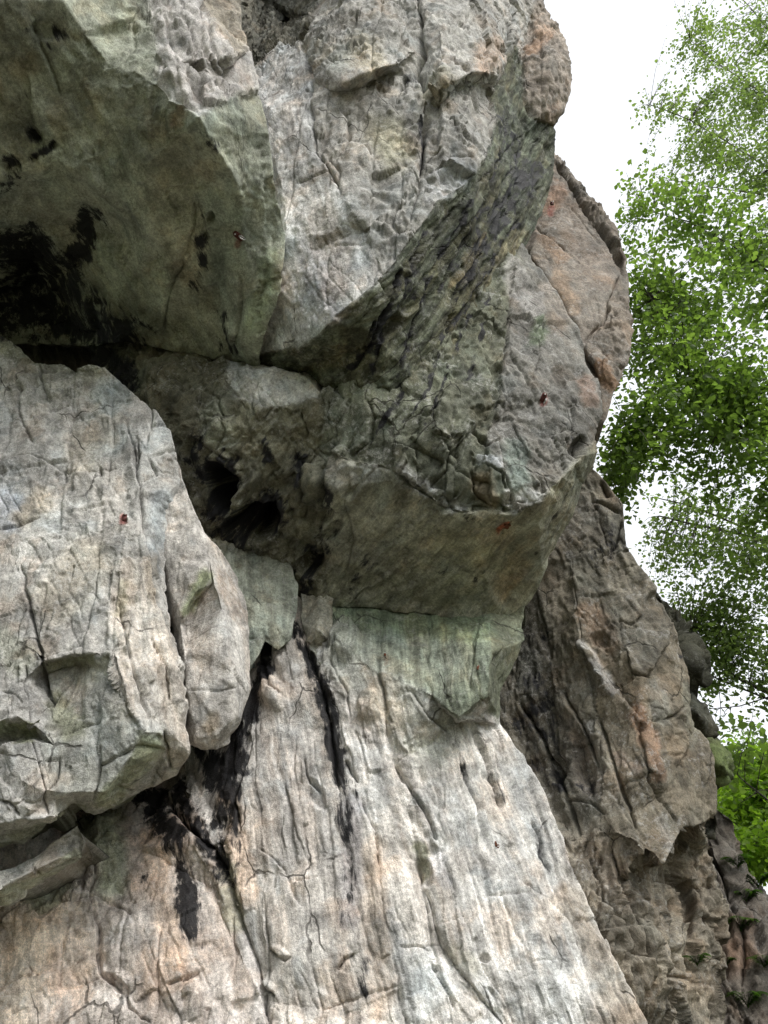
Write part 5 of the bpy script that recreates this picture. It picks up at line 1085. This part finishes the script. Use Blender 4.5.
    for k, nm in enumerate(names):
        t = T[tp == k]
        if not len(t):
            continue
        used, inv = np.unique(t, return_inverse=True)
        par_o = OWNER[L['owner']]
        o = mesh_obj(nm, V[used] - np.array(par_o.location), inv.reshape(-1, 3), ROCK, par_o, smooth=False)
        if STY[nm]['label']:
            o['label'] = STY[nm]['label']
        me = o.data
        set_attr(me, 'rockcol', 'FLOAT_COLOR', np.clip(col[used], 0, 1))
        set_attr(me, 'grain', 'FLOAT_VECTOR', grain[used])
        set_attr(me, 'seep_shade', 'FLOAT', seep_shade[used])
        set_attr(me, 'streak', 'FLOAT', par[used, 4])
        set_attr(me, 'pale', 'FLOAT', par[used, 5])
        set_attr(me, 'joints', 'FLOAT', par[used, 6])
RV, RT = np.concatenate(ROCK_V), np.concatenate(ROCK_T)
BVH = BVHTree.FromPolygons([Vector(v) for v in RV], RT.tolist())
print('rock triangles', len(RT))


def touch(px, py):
    """where the rock is met along a pixel's direction"""
    d = Vector(pos(px, py, 1.0) - CAM).normalized()
    return BVH.ray_cast(Vector(CAM), d)[:2]
# ------------------------------------------------------------------ ground
def ground_height(x, y):
    z = 3.2 * smooth01((y - 7.5) / 9.0) * smooth01((x - 2.0) / 5.0)
    z = z - 0.05 + 0.10 * np.sin(x * 0.7 + 1.0) * np.sin(y * 0.6) * smooth01(np.hypot(x, y - 1) / 6)
    return z


gx = np.concatenate((np.linspace(-200, -14, 16)[:-1], np.linspace(-14, 18, 81), np.linspace(18, 220, 16)[1:]))
gy = np.concatenate((np.linspace(-200, -12, 16)[:-1], np.linspace(-12, 26, 96), np.linspace(26, 260, 16)[1:]))
GX, GY = np.meshgrid(gx, gy)
pts = np.stack((GX.ravel(), GY.ravel(), ground_height(GX.ravel(), GY.ravel())), 1)
pts[:, 2] += 0.04 * fbm(pts * np.array((1.4, 1.4, 0)), 3, 5)
nx_, ny_ = len(gx), len(gy)
ii = (np.arange(ny_ - 1)[:, None] * nx_ + np.arange(nx_ - 1)[None, :]).ravel()
mesh_obj('ground', pts, np.stack((ii, ii + 1, ii + nx_ + 1, ii + nx_), 1), SOIL, None, kind='structure', label='woodland floor of earth, moss and leaf litter')


# ------------------------------------------------------------------ trees
def tube(path, r0, r1, seg=6):
    path = np.asarray(path, float)
    n = len(path)
    tan = np.gradient(path, axis=0)
    tan /= np.maximum(np.linalg.norm(tan, axis=1, keepdims=True), 1e-9)
    ref = np.array((0.31, 0.9, 0.2))
    a = np.cross(tan, ref)
    a /= np.maximum(np.linalg.norm(a, axis=1, keepdims=True), 1e-9)
    b = np.cross(tan, a)
    rad = np.linspace(r0, r1, n)
    th = np.arange(seg) * 2 * math.pi / seg
    V = (path[:, None] + rad[:, None, None] * (np.cos(th)[None, :, None] * a[:, None] + np.sin(th)[None, :, None] * b[:, None])).reshape(-1, 3)
    F = []
    for k in range(n - 1):
        for s in range(seg):
            F.append((k * seg + s, k * seg + (s + 1) % seg, (k + 1) * seg + (s + 1) % seg, (k + 1) * seg + s))
    return V, np.array(F)


def curve_path(a, b, n=9, sag=0.0, wig=0.08, seed=0):
    r = np.random.default_rng(seed)
    t = np.linspace(0, 1, n)[:, None]
    a, b = np.asarray(a, float), np.asarray(b, float)
    L = np.linalg.norm(b - a)
    p = a + (b - a) * t
    p[:, 2] += sag * L * np.sin(t[:, 0] * math.pi)
    w = r.normal(0, wig * L / 6, (n, 3))
    w[0] = 0
    w[-1] = 0
    return p + np.cumsum(w, 0) * 0.4 * np.sin(t * math.pi)


def join(items):
    Vs, Fs, o = [], [], 0
    for v, f in items:
        Vs.append(v)
        Fs.append(f + o)
        o += len(v)
    return np.concatenate(Vs), np.concatenate(Fs)


def leaves(centers, size, r, flat=0.45):
    """one folded pointed leaf (six corners, four triangles) per centre"""
    n = len(centers)
    d = r.normal(0, 1, (n, 3))
    d[:, 2] = d[:, 2] * 0.6 - 0.35
    d /= np.linalg.norm(d, axis=1, keepdims=True)
    up = r.normal(0, 1, (n, 3)) * (1 - flat) + np.array((0, 0, 1)) * flat * 1.6
    s = np.cross(d, up)
    s /= np.maximum(np.linalg.norm(s, axis=1, keepdims=True), 1e-9)
    nn = np.cross(s, d)
    L = (size * r.uniform(0.5, 1.45, n))[:, None]
    w = L * 0.36
    c = centers
    V = np.stack((c, c + d * L * 0.35 + s * w + nn * w * 0.25, c + d * L * 0.72 + s * w * 0.7 + nn * w * 0.2, c + d * L - nn * L * 0.08,
                  c + d * L * 0.72 - s * w * 0.7 + nn * w * 0.2, c + d * L * 0.35 - s * w + nn * w * 0.25), 1).reshape(-1, 3)
    b = np.arange(n)[:, None] * 6
    F = np.concatenate((b + np.array((0, 1, 2)), b + np.array((0, 2, 3)), b + np.array((0, 3, 4)), b + np.array((0, 4, 5))))
    return V, F


def make_tree(name, label, cat, trunk, blobs, leaf, leaf_mat, bark, group=None, seed=1, limbs=(), trunk_r=0.11, twig_r=0.0055):
    """trunk: list of points; blobs: (px, py, Y, rx px, ry px, leaves per clump, clumps); limbs: traced branches in pixels"""
    r = np.random.default_rng(seed)
    base = np.array((trunk[0][0], trunk[0][1], float(ground_height(np.array(trunk[0][0]), np.array(trunk[0][1]))) - 0.1))
    root = empty(name, base, label=label, category=cat)
    if group:
        root['group'] = group
    tp_ = np.array([base] + [np.array(p, float) for p in trunk[1:]])
    path = np.concatenate([curve_path(tp_[k], tp_[k + 1], 6, 0, 0.05, seed + k)[(0 if k == 0 else 1):] for k in range(len(tp_) - 1)])
    v, f = tube(path, trunk_r, trunk_r * 0.25, 9)
    mesh_obj('trunk', v - base, f, bark, root)
    wood, cen = [], []
    anchors = []
    for ln in limbs:
        pts_ = np.array([pos(*p) for p in ln[0]])
        dn = []
        for k in range(len(pts_) - 1):
            dn.append(curve_path(pts_[k], pts_[k + 1], 5, 0, 0.05, seed + 50 + k)[(0 if k == 0 else 1):])
        pts_ = np.concatenate(dn)
        a = path[np.argmin(np.linalg.norm(path - pts_[0], axis=1))]
        pts_ = np.concatenate((curve_path(a, pts_[0], 6, 0.03, 0.05, seed + 9)[:-1], pts_))
        vb, fb_ = tube(pts_, ln[1], ln[1] * 0.3, 6)
        mesh_obj('branch', vb - base, fb_, bark, root)
        anchors += list(pts_[5:])
    for bi, (px, py, Y, rx, ry, per, ncl) in enumerate(blobs):
        c = pos(px, py, Y)
        m = np.linalg.norm(c - CAM) / FPX
        if not limbs or np.min(np.linalg.norm(np.array(anchors) - c, axis=1)) > 1.6:
            a = path[np.argmin(np.linalg.norm(path - c, axis=1) + 3.0 * np.maximum(path[:, 2] - c[2], 0))]
            pb = curve_path(a, c, 9, 0.06, 0.12, seed * 31 + bi)
            vb, fb_ = tube(pb, 0.006 + 0.008 * np.linalg.norm(c - a) / 3, 0.005, 6)
            mesh_obj('branch', vb - base, fb_, bark, root)
            anchors += list(pb[4:])
        for _ in range(ncl):
            q = r.normal(0, 0.5, 3)
            q = q / max(1.0, np.linalg.norm(q) / 1.1)
            tip = c + np.array((q[0] * rx * m, q[1] * 0.9, q[2] * ry * m))
            an = np.array(anchors)
            a = an[np.argmin(np.linalg.norm(an - tip, axis=1))]
            if np.linalg.norm(a - tip) > 1.4:
                a = tip + (a - tip) * (0.9 / np.linalg.norm(a - tip))
            tw = curve_path(a, tip, 5, 0.1, 0.15, int(r.integers(1e9)))
            wood.append(tube(tw, twig_r, twig_r * 0.4, 3))
            t = r.uniform(0.45, 1.08, per)
            base_p = a + (tip - a) * t[:, None]
            cen.append(base_p + r.normal(0, leaf * 1.35, (per, 3)) - np.array((0, 0, 1)) * np.abs(r.normal(0, leaf * 1.1, per))[:, None])
    v, f = join(wood)
    mesh_obj('twigs', v - base, f, bark, root, kind='stuff')
    v, f = leaves(np.concatenate(cen), leaf, r)
    mesh_obj('crown', v - base, f, leaf_mat, root, smooth=False, kind='stuff')
    return root


make_tree('birch_tree', 'tall birch with small leaves against the white sky, highest at upper right', 'tree',
          [(9.6, 8.0), (9.3, 8.1, 6), (9.0, 8.0, 12), (8.7, 8.0, 17)],
          [(830, 20, 7.5, 40, 60, 28, 60), (840, 130, 7.5, 40, 60, 28, 60), (910, 60, 7.7, 50, 70, 28, 70), (920, 190, 7.7, 50, 50, 28, 50), (810, 210, 7.5, 30, 30, 28, 30), (742, 30, 7.3, 44, 46, 28, 93), (764, 100, 7.5, 34, 60, 28, 93), (712, 105, 7.4, 28, 36, 28, 59), (668, 112, 7.2, 20, 13, 20, 12), (640, 122, 7.1, 14, 5, 12, 5), (700, 160, 7.4, 32, 30, 28, 53),
           (750, 175, 7.4, 32, 32, 28, 62), (694, 50, 7.2, 13, 34, 24, 22), (655, 90, 7.1, 12, 6, 12, 5), (670, 180, 7.3, 16, 16, 20, 9), (800, 40, 7.4, 30, 60, 24, 31), (668, 36, 7.2, 6, 3, 8, 2)],
          0.054, LEAF_BIRCH, BARK_DARK, 'trees beside the crag', 3, limbs=[([(800, 120, 7.4), (750, 85, 7.4), (712, 60, 7.4), (690, 40, 7.3)], 0.02), ([(800, 190, 7.4), (740, 150, 7.4), (690, 120, 7.3), (650, 105, 7.2)], 0.02), ([(800, 60, 7.4), (760, 20, 7.4), (735, -10, 7.3)], 0.018)])
make_tree('beech_tree', 'leafy bright green tree overlapping the skyline slab, mid height at right', 'tree',
          [(8.0, 6.6), (7.8, 6.7, 4), (7.5, 6.6, 9), (7.2, 6.5, 12)],
          [(830, 260, 6.0, 40, 50, 30, 60), (840, 390, 5.9, 44, 60, 30, 70), (910, 330, 6.1, 50, 70, 30, 70), (815, 480, 5.9, 34, 36, 30, 36), (910, 460, 6.0, 50, 50, 30, 50), (648, 228, 6.3, 24, 28, 30, 20), (632, 192, 6.3, 10, 8, 10, 5), (700, 225, 6.2, 36, 26, 30, 40), (752, 250, 6.0, 34, 36, 30, 53), (664, 285, 6.2, 30, 36, 30, 40), (720, 305, 5.9, 48, 40, 30, 78), (648, 355, 6.1, 28, 36, 30, 40),
           (700, 385, 5.9, 50, 42, 30, 84), (752, 395, 5.8, 34, 56, 30, 71), (640, 425, 6.0, 24, 26, 30, 29), (612, 440, 6.1, 14, 24, 26, 14), (616, 480, 6.1, 13, 24, 26, 12), (620, 218, 6.3, 14, 20, 24, 9), (636, 300, 6.2, 10, 40, 26, 16), (632, 462, 6.0, 14, 26, 28, 16), (626, 505, 6.0, 5, 16, 14, 5), (690, 436, 5.9, 42, 22, 30, 40), (752, 465, 5.8, 28, 34, 30, 34), (790, 330, 5.9, 26, 70, 28, 40),
           (760, 505, 5.8, 14, 20, 24, 9)],
          0.06, LEAF_MID, BARK_DARK, 'trees beside the crag', 5, limbs=[([(790, 470, 5.9), (700, 395, 5.9), (664, 330, 6.1), (652, 300, 6.1)], 0.02), ([(800, 300, 5.9), (740, 250, 6.0), (690, 222, 6.2), (645, 210, 6.3)], 0.02), ([(800, 430, 5.9), (730, 440, 5.9), (670, 430, 6.0), (630, 440, 6.1)], 0.018)])
make_tree('birch_tree', 'thin leaning birch with bare crossing branches below the leafy tree', 'tree',
          [(9.4, 8.6), (8.9, 8.7, 2.5), (8.3, 8.6, 6), (7.8, 8.5, 9)],
          [(815, 590, 8.4, 40, 50, 28, 50), (820, 680, 8.4, 40, 40, 28, 44), (890, 560, 8.5, 50, 50, 28, 50), (890, 660, 8.5, 50, 50, 28, 56), (960, 610, 8.6, 50, 70, 28, 50), (742, 600, 8.4, 36, 46, 28, 74), (705, 585, 8.4, 26, 36, 28, 43), (722, 655, 8.5, 32, 28, 28, 43), (762, 560, 8.2, 28, 36, 28, 33), (692, 632, 8.6, 13, 20, 22, 9), (752, 682, 8.4, 28, 26, 24, 20), (764, 640, 8.4, 20, 40, 26, 25),
           (685, 505, 8.6, 46, 24, 16, 40), (662, 555, 8.8, 24, 34, 14, 37), (712, 540, 8.6, 50, 38, 16, 62), (740, 500, 8.4, 26, 20, 14, 14), (700, 690, 8.6, 14, 20, 10, 8), (740, 715, 8.6, 26, 10, 12, 9), (680, 570, 8.8, 20, 20, 9, 12)],
          0.054, LEAF_BIRCH, BARK_DARK, 'trees beside the crag', 8,
          limbs=[([(790, 548, 8.5), (768, 542, 8.5), (731, 532, 8.6), (687, 523, 8.7), (659, 516, 8.8)], 0.035), ([(790, 552, 8.5), (742, 527, 8.6), (709, 513, 8.7), (683, 504, 8.8), (652, 497, 8.9)], 0.024),
                 ([(790, 704, 8.4), (736, 677, 8.6), (707, 655, 8.7), (690, 640, 8.8)], 0.028), ([(790, 708, 8.4), (709, 675, 8.7), (690, 668, 8.8)], 0.018), ([(790, 690, 8.4), (740, 706, 8.6), (702, 710, 8.7)], 0.012)])
make_tree('hazel_shrub', 'dark leaved shrub twig hanging just above the mossy knob', 'shrub',
          [(6.6, 7.4), (6.0, 7.5, 2.5), (5.4, 7.5, 4.0)],
          [(722, 740, 7.6, 22, 7, 14, 6), (752, 746, 7.5, 20, 9, 16, 9), (765, 735, 7.5, 10, 8, 12, 4)], 0.085, LEAF_MID, BARK_DARK, None, 11, trunk_r=0.035,
          limbs=[([(800, 810, 7.4), (768, 800, 7.4), (745, 782, 7.5), (730, 768, 7.6)], 0.014), ([(800, 790, 7.4), (760, 790, 7.5), (745, 800, 7.5), (738, 805, 7.6)], 0.007)])
for k, (lab, x, y, bl, sd_, lm) in enumerate((
        ('sunlit yellow-green bush on the slope, nearest the mossy knob', 6.2, 13.0, [(742, 775, 12.6, 30, 26, 30, 34), (735, 812, 12.4, 24, 26, 30, 28), (760, 800, 12.2, 26, 36, 30, 34)], 13, LEAF_YOUNG),
        ('yellow-green bush at the right edge above the dark bank', 7.2, 12.2, [(770, 770, 12.0, 26, 26, 30, 28), (840, 780, 11.8, 40, 40, 30, 50), (850, 850, 11.4, 44, 36, 30, 50), (920, 800, 11.8, 44, 50, 30, 56), (768, 840, 11.6, 26, 30, 30, 34), (748, 850, 11.4, 18, 22, 30, 18), (790, 830, 11.6, 24, 50, 30, 28), (728, 842, 11.4, 9, 14, 24, 7)], 17, LEAF_YOUNG),
        ('deep green undergrowth filling the gap behind the bushes', 7.4, 15.5, [(850, 790, 15.5, 60, 60, 36, 80), (940, 800, 15.5, 60, 60, 36, 80), (740, 780, 15.5, 40, 34, 36, 50), (770, 800, 15.5, 36, 60, 36, 60), (730, 840, 15.0, 26, 30, 36, 30)], 19, LEAF_MID))):
    make_tree('woodland_bush', lab, 'bush', [(x, y), (x, y, 4.2)], bl, 0.095, lm, BARK_DARK, 'bushes on the slope', sd_, trunk_r=0.04)


# unseen wood added behind and beside the viewer to block low sky light
def make_wood():
    r = np.random.default_rng(77)
    cen, stems = [], []
    for k in range(64):
        az = math.radians(r.uniform(75, 318))
        d = r.uniform(10, 24)
        x, y = math.sin(az) * d, math.cos(az) * d
        if 112 < math.degrees(az) < 168 and d < 19:
            continue                                       # gap left towards the sun to let its light in
        if y > 2.5 and x < 0 or (x > 0 and y > 3 and x < 9):
            continue
        hgt = r.uniform(9, 14)
        z0 = float(ground_height(np.array(x), np.array(y)))
        stems.append(tube(curve_path((x, y, z0 - 0.2), (x + r.normal(0, 0.4), y + r.normal(0, 0.4), z0 + hgt * 0.9), 8, 0, 0.05, 900 + k), 0.16, 0.03, 7))
        m = 420
        q = r.normal(0, 1, (m, 3))
        q /= np.linalg.norm(q, axis=1, keepdims=True)
        q *= r.uniform(0.35, 1, (m, 1)) ** 0.5
        cen.append(np.array((x, y, z0 + hgt * 0.56)) + q * np.array((2.1, 2.1, hgt * 0.46)))
    v, f = join(stems)
    w = mesh_obj('woodland', v, f, BARK_DARK, None, kind='stuff', label='unseen wood of green trees added to block low sky light')
    v, f = leaves(np.concatenate(cen), 0.42, r)
    mesh_obj('foliage', v, f, LEAF_MID, w, smooth=False, kind='stuff')


make_wood()

# ------------------------------------------------------------------ ferns
def make_fern(px, py, size, label, seed):
    hit, nrm = touch(px, py)
    while hit is None:
        py += 4
        hit, nrm = touch(px, py)
    r = np.random.default_rng(seed)
    p0 = np.array(hit) - np.array((0, 0.01, 0.0))
    root = empty('fern', p0, label=label, category='fern', group='ferns on the rocks')
    for k in range(15):
        az = r.uniform(-math.pi, 0.0) if k else -1.5
        out = np.array((math.cos(az), math.sin(az) * 0.8, 0))
        L = size * r.uniform(0.45, 1.1)
        t = np.linspace(0, 1, 14)[:, None]
        rach = out * L * t * 0.62 + np.array((0, 0, 1)) * L * (1.15 * t - 0.85 * t ** 2)
        v, f = tube(rach, size * 0.012, size * 0.004, 3)
        fv, ff = [v], [np.concatenate((f[:, :3], f[:, (0, 2, 3)]))]
        o = len(v)
        side = np.cross(out, (0, 0, 1.0))
        for j in range(2, 14):
            wl_ = L * 0.26 * math.sin(math.pi * (0.12 + 0.88 * j / 14)) ** 0.8
            for s in (-1, 1):
                d = side * s * wl_ + out * wl_ * 0.35 - np.array((0, 0, 1)) * wl_ * 0.2
                b = rach[j]
                w = out * L * 0.030
                fv.append(np.array((b - w, b + d * 0.6 - w * 0.8, b + d, b + d * 0.6 + w * 0.8, b + w)))
                ff.append(np.array(((0, 1, 2), (0, 2, 3), (0, 3, 4))) + o)
                o += 5
        mesh_obj('frond', np.concatenate(fv), np.concatenate(ff), LEAF_FERN, root, smooth=False)


for k, (x, y, s, lab) in enumerate(((697, 966, 0.17, 'bright small fern on the broken foot of the buttress'), (748, 1008, 0.26, 'fern lowest on the dark bank at the right edge'), (741, 932, 0.26, 'wide fern in the middle of the dark bank'),
                                    (746, 902, 0.22, 'fern near the top of the dark bank'), (764, 968, 0.2, 'small fern at the right border of the picture'), (727, 965, 0.13, 'tiny fern between buttress and bank'), (738, 868, 0.24, 'uppermost fern under the bushes'), (758, 884, 0.28, 'fern on the crest of the bank at the right border'))):
    make_fern(x, y, s, lab, 40 + k)

# ------------------------------------------------------------------ climbing bolts
PAINT = plain_material('red_painted_steel', (0.10, 0.028, 0.024), 0.6, 0.3)
STEEL = plain_material('worn_steel', (0.55, 0.54, 0.52), 0.35, 0.9)
RUST = plain_material('rusty_steel', (0.16, 0.06, 0.03), 0.8, 0.2)


def extrude_poly(poly, z0, z1):
    n = len(poly)
    V = [(x, y, z0) for x, y in poly] + [(x, y, z1) for x, y in poly]
    F = []
    for k in range(1, n - 1):
        F += [(0, k + 1, k), (n, n + k, n + k + 1)]
    for k in range(n):
        j = (k + 1) % n
        F += [(k, j, n + j), (k, n + j, n + k)]
    return np.array(V), np.array(F)


def make_bolt(px, py, size, label, roll=0.0, mat=PAINT):
    hit, nrm = touch(px, py)
    n = np.array(nrm)
    n = n / np.linalg.norm(n)
    if n @ (np.array(hit) - CAM) > 0:
        n = -n
    u = np.array((0, 0, 1.0)) - n * n[2]
    u = u / np.linalg.norm(u)
    w = np.cross(u, n)
    c_, s_ = math.cos(roll), math.sin(roll)
    u, w = u * c_ + w * s_, w * c_ - u * s_
    root = empty('bolt_hanger', hit, label=label, category='bolt', group='climbing bolts on the crag')
    M = np.stack((w, u, n), 0)

    def put(nm, v, f, mt):
        mesh_obj(nm, (v * size) @ M, f, mt, root, smooth=False)
    a = np.linspace(0, 2 * math.pi, 14, endpoint=False)
    plate = [(0.26 * math.cos(t), 0.42 + 0.26 * math.sin(t)) for t in np.linspace(0, math.pi, 8)] + [(-0.26, -0.25), (-0.12, -0.34), (0.12, -0.34), (0.26, -0.25)]
    put('plate', *extrude_poly(plate, 0.02, 0.09), mt=mat)
    # the bent ear with its eye
    outer = [(0.34 * math.cos(t), 0.34 * math.sin(t)) for t in a]
    inner = [(0.18 * math.cos(t), 0.18 * math.sin(t)) for t in a]
    k = len(a)
    v = [(x, y, z) for z in (-0.035, 0.035) for ring_ in (outer, inner) for x, y in ring_]
    f = []
    for j in range(k):
        i = (j + 1) % k
        f += [(j, i, k + i), (j, k + i, k + j), (2 * k + j, 3 * k + i, 2 * k + i), (2 * k + j, 3 * k + j, 3 * k + i), (j, 2 * k + i, i), (j, 2 * k + j, 2 * k + i), (k + j, k + i, 3 * k + i), (k + j, 3 * k + i, 3 * k + j)]
    v = np.array(v)
    ear = np.stack((0.20 + v[:, 2], -0.28 + v[:, 1], 0.30 + v[:, 0]), 1)
    put('eye', ear, np.array(f), mt=STEEL if mat is PAINT else mat)
    hexa = [(0.15 * math.cos(t), 0.42 + 0.15 * math.sin(t)) for t in np.arange(6) * math.pi / 3]
    put('nut', *extrude_poly(hexa, 0.09, 0.22), mt=mat)
    stud = [(0.07 * math.cos(t), 0.42 + 0.07 * math.sin(t)) for t in np.arange(8) * math.pi / 4]
    put('stud', *extrude_poly(stud, -0.5, 0.32), mt=STEEL)


for (x, y, s, lab, ro, mt) in (
        (240, 237, 0.075, 'red painted bolt hanger on the green ceiling', -0.5, PAINT), (125, 519, 0.06, 'red painted bolt hanger on the big pale left block', -0.2, PAINT), (552, 204, 0.06, 'bolt hanger on the brown skyline slab', 0.0, PAINT),
        (543, 399, 0.07, 'red painted bolt hanger on the grey face right of the overhang', 0.3, PAINT), (506, 526, 0.07, 'rusty bolt hanger on the olive underside of the lower roof', -1.0, RUST), (385, 655, 0.03, 'small rusty bolt hanger on the slab just below the roof', 0.0, RUST),
        (478, 668, 0.03, 'small bolt hanger on the green panel', 0.0, RUST), (496, 845, 0.03, 'tiny rusty bolt hanger in the middle of the streaked slab', 0.0, RUST)):
    make_bolt(x, y, s, lab, ro, mt)
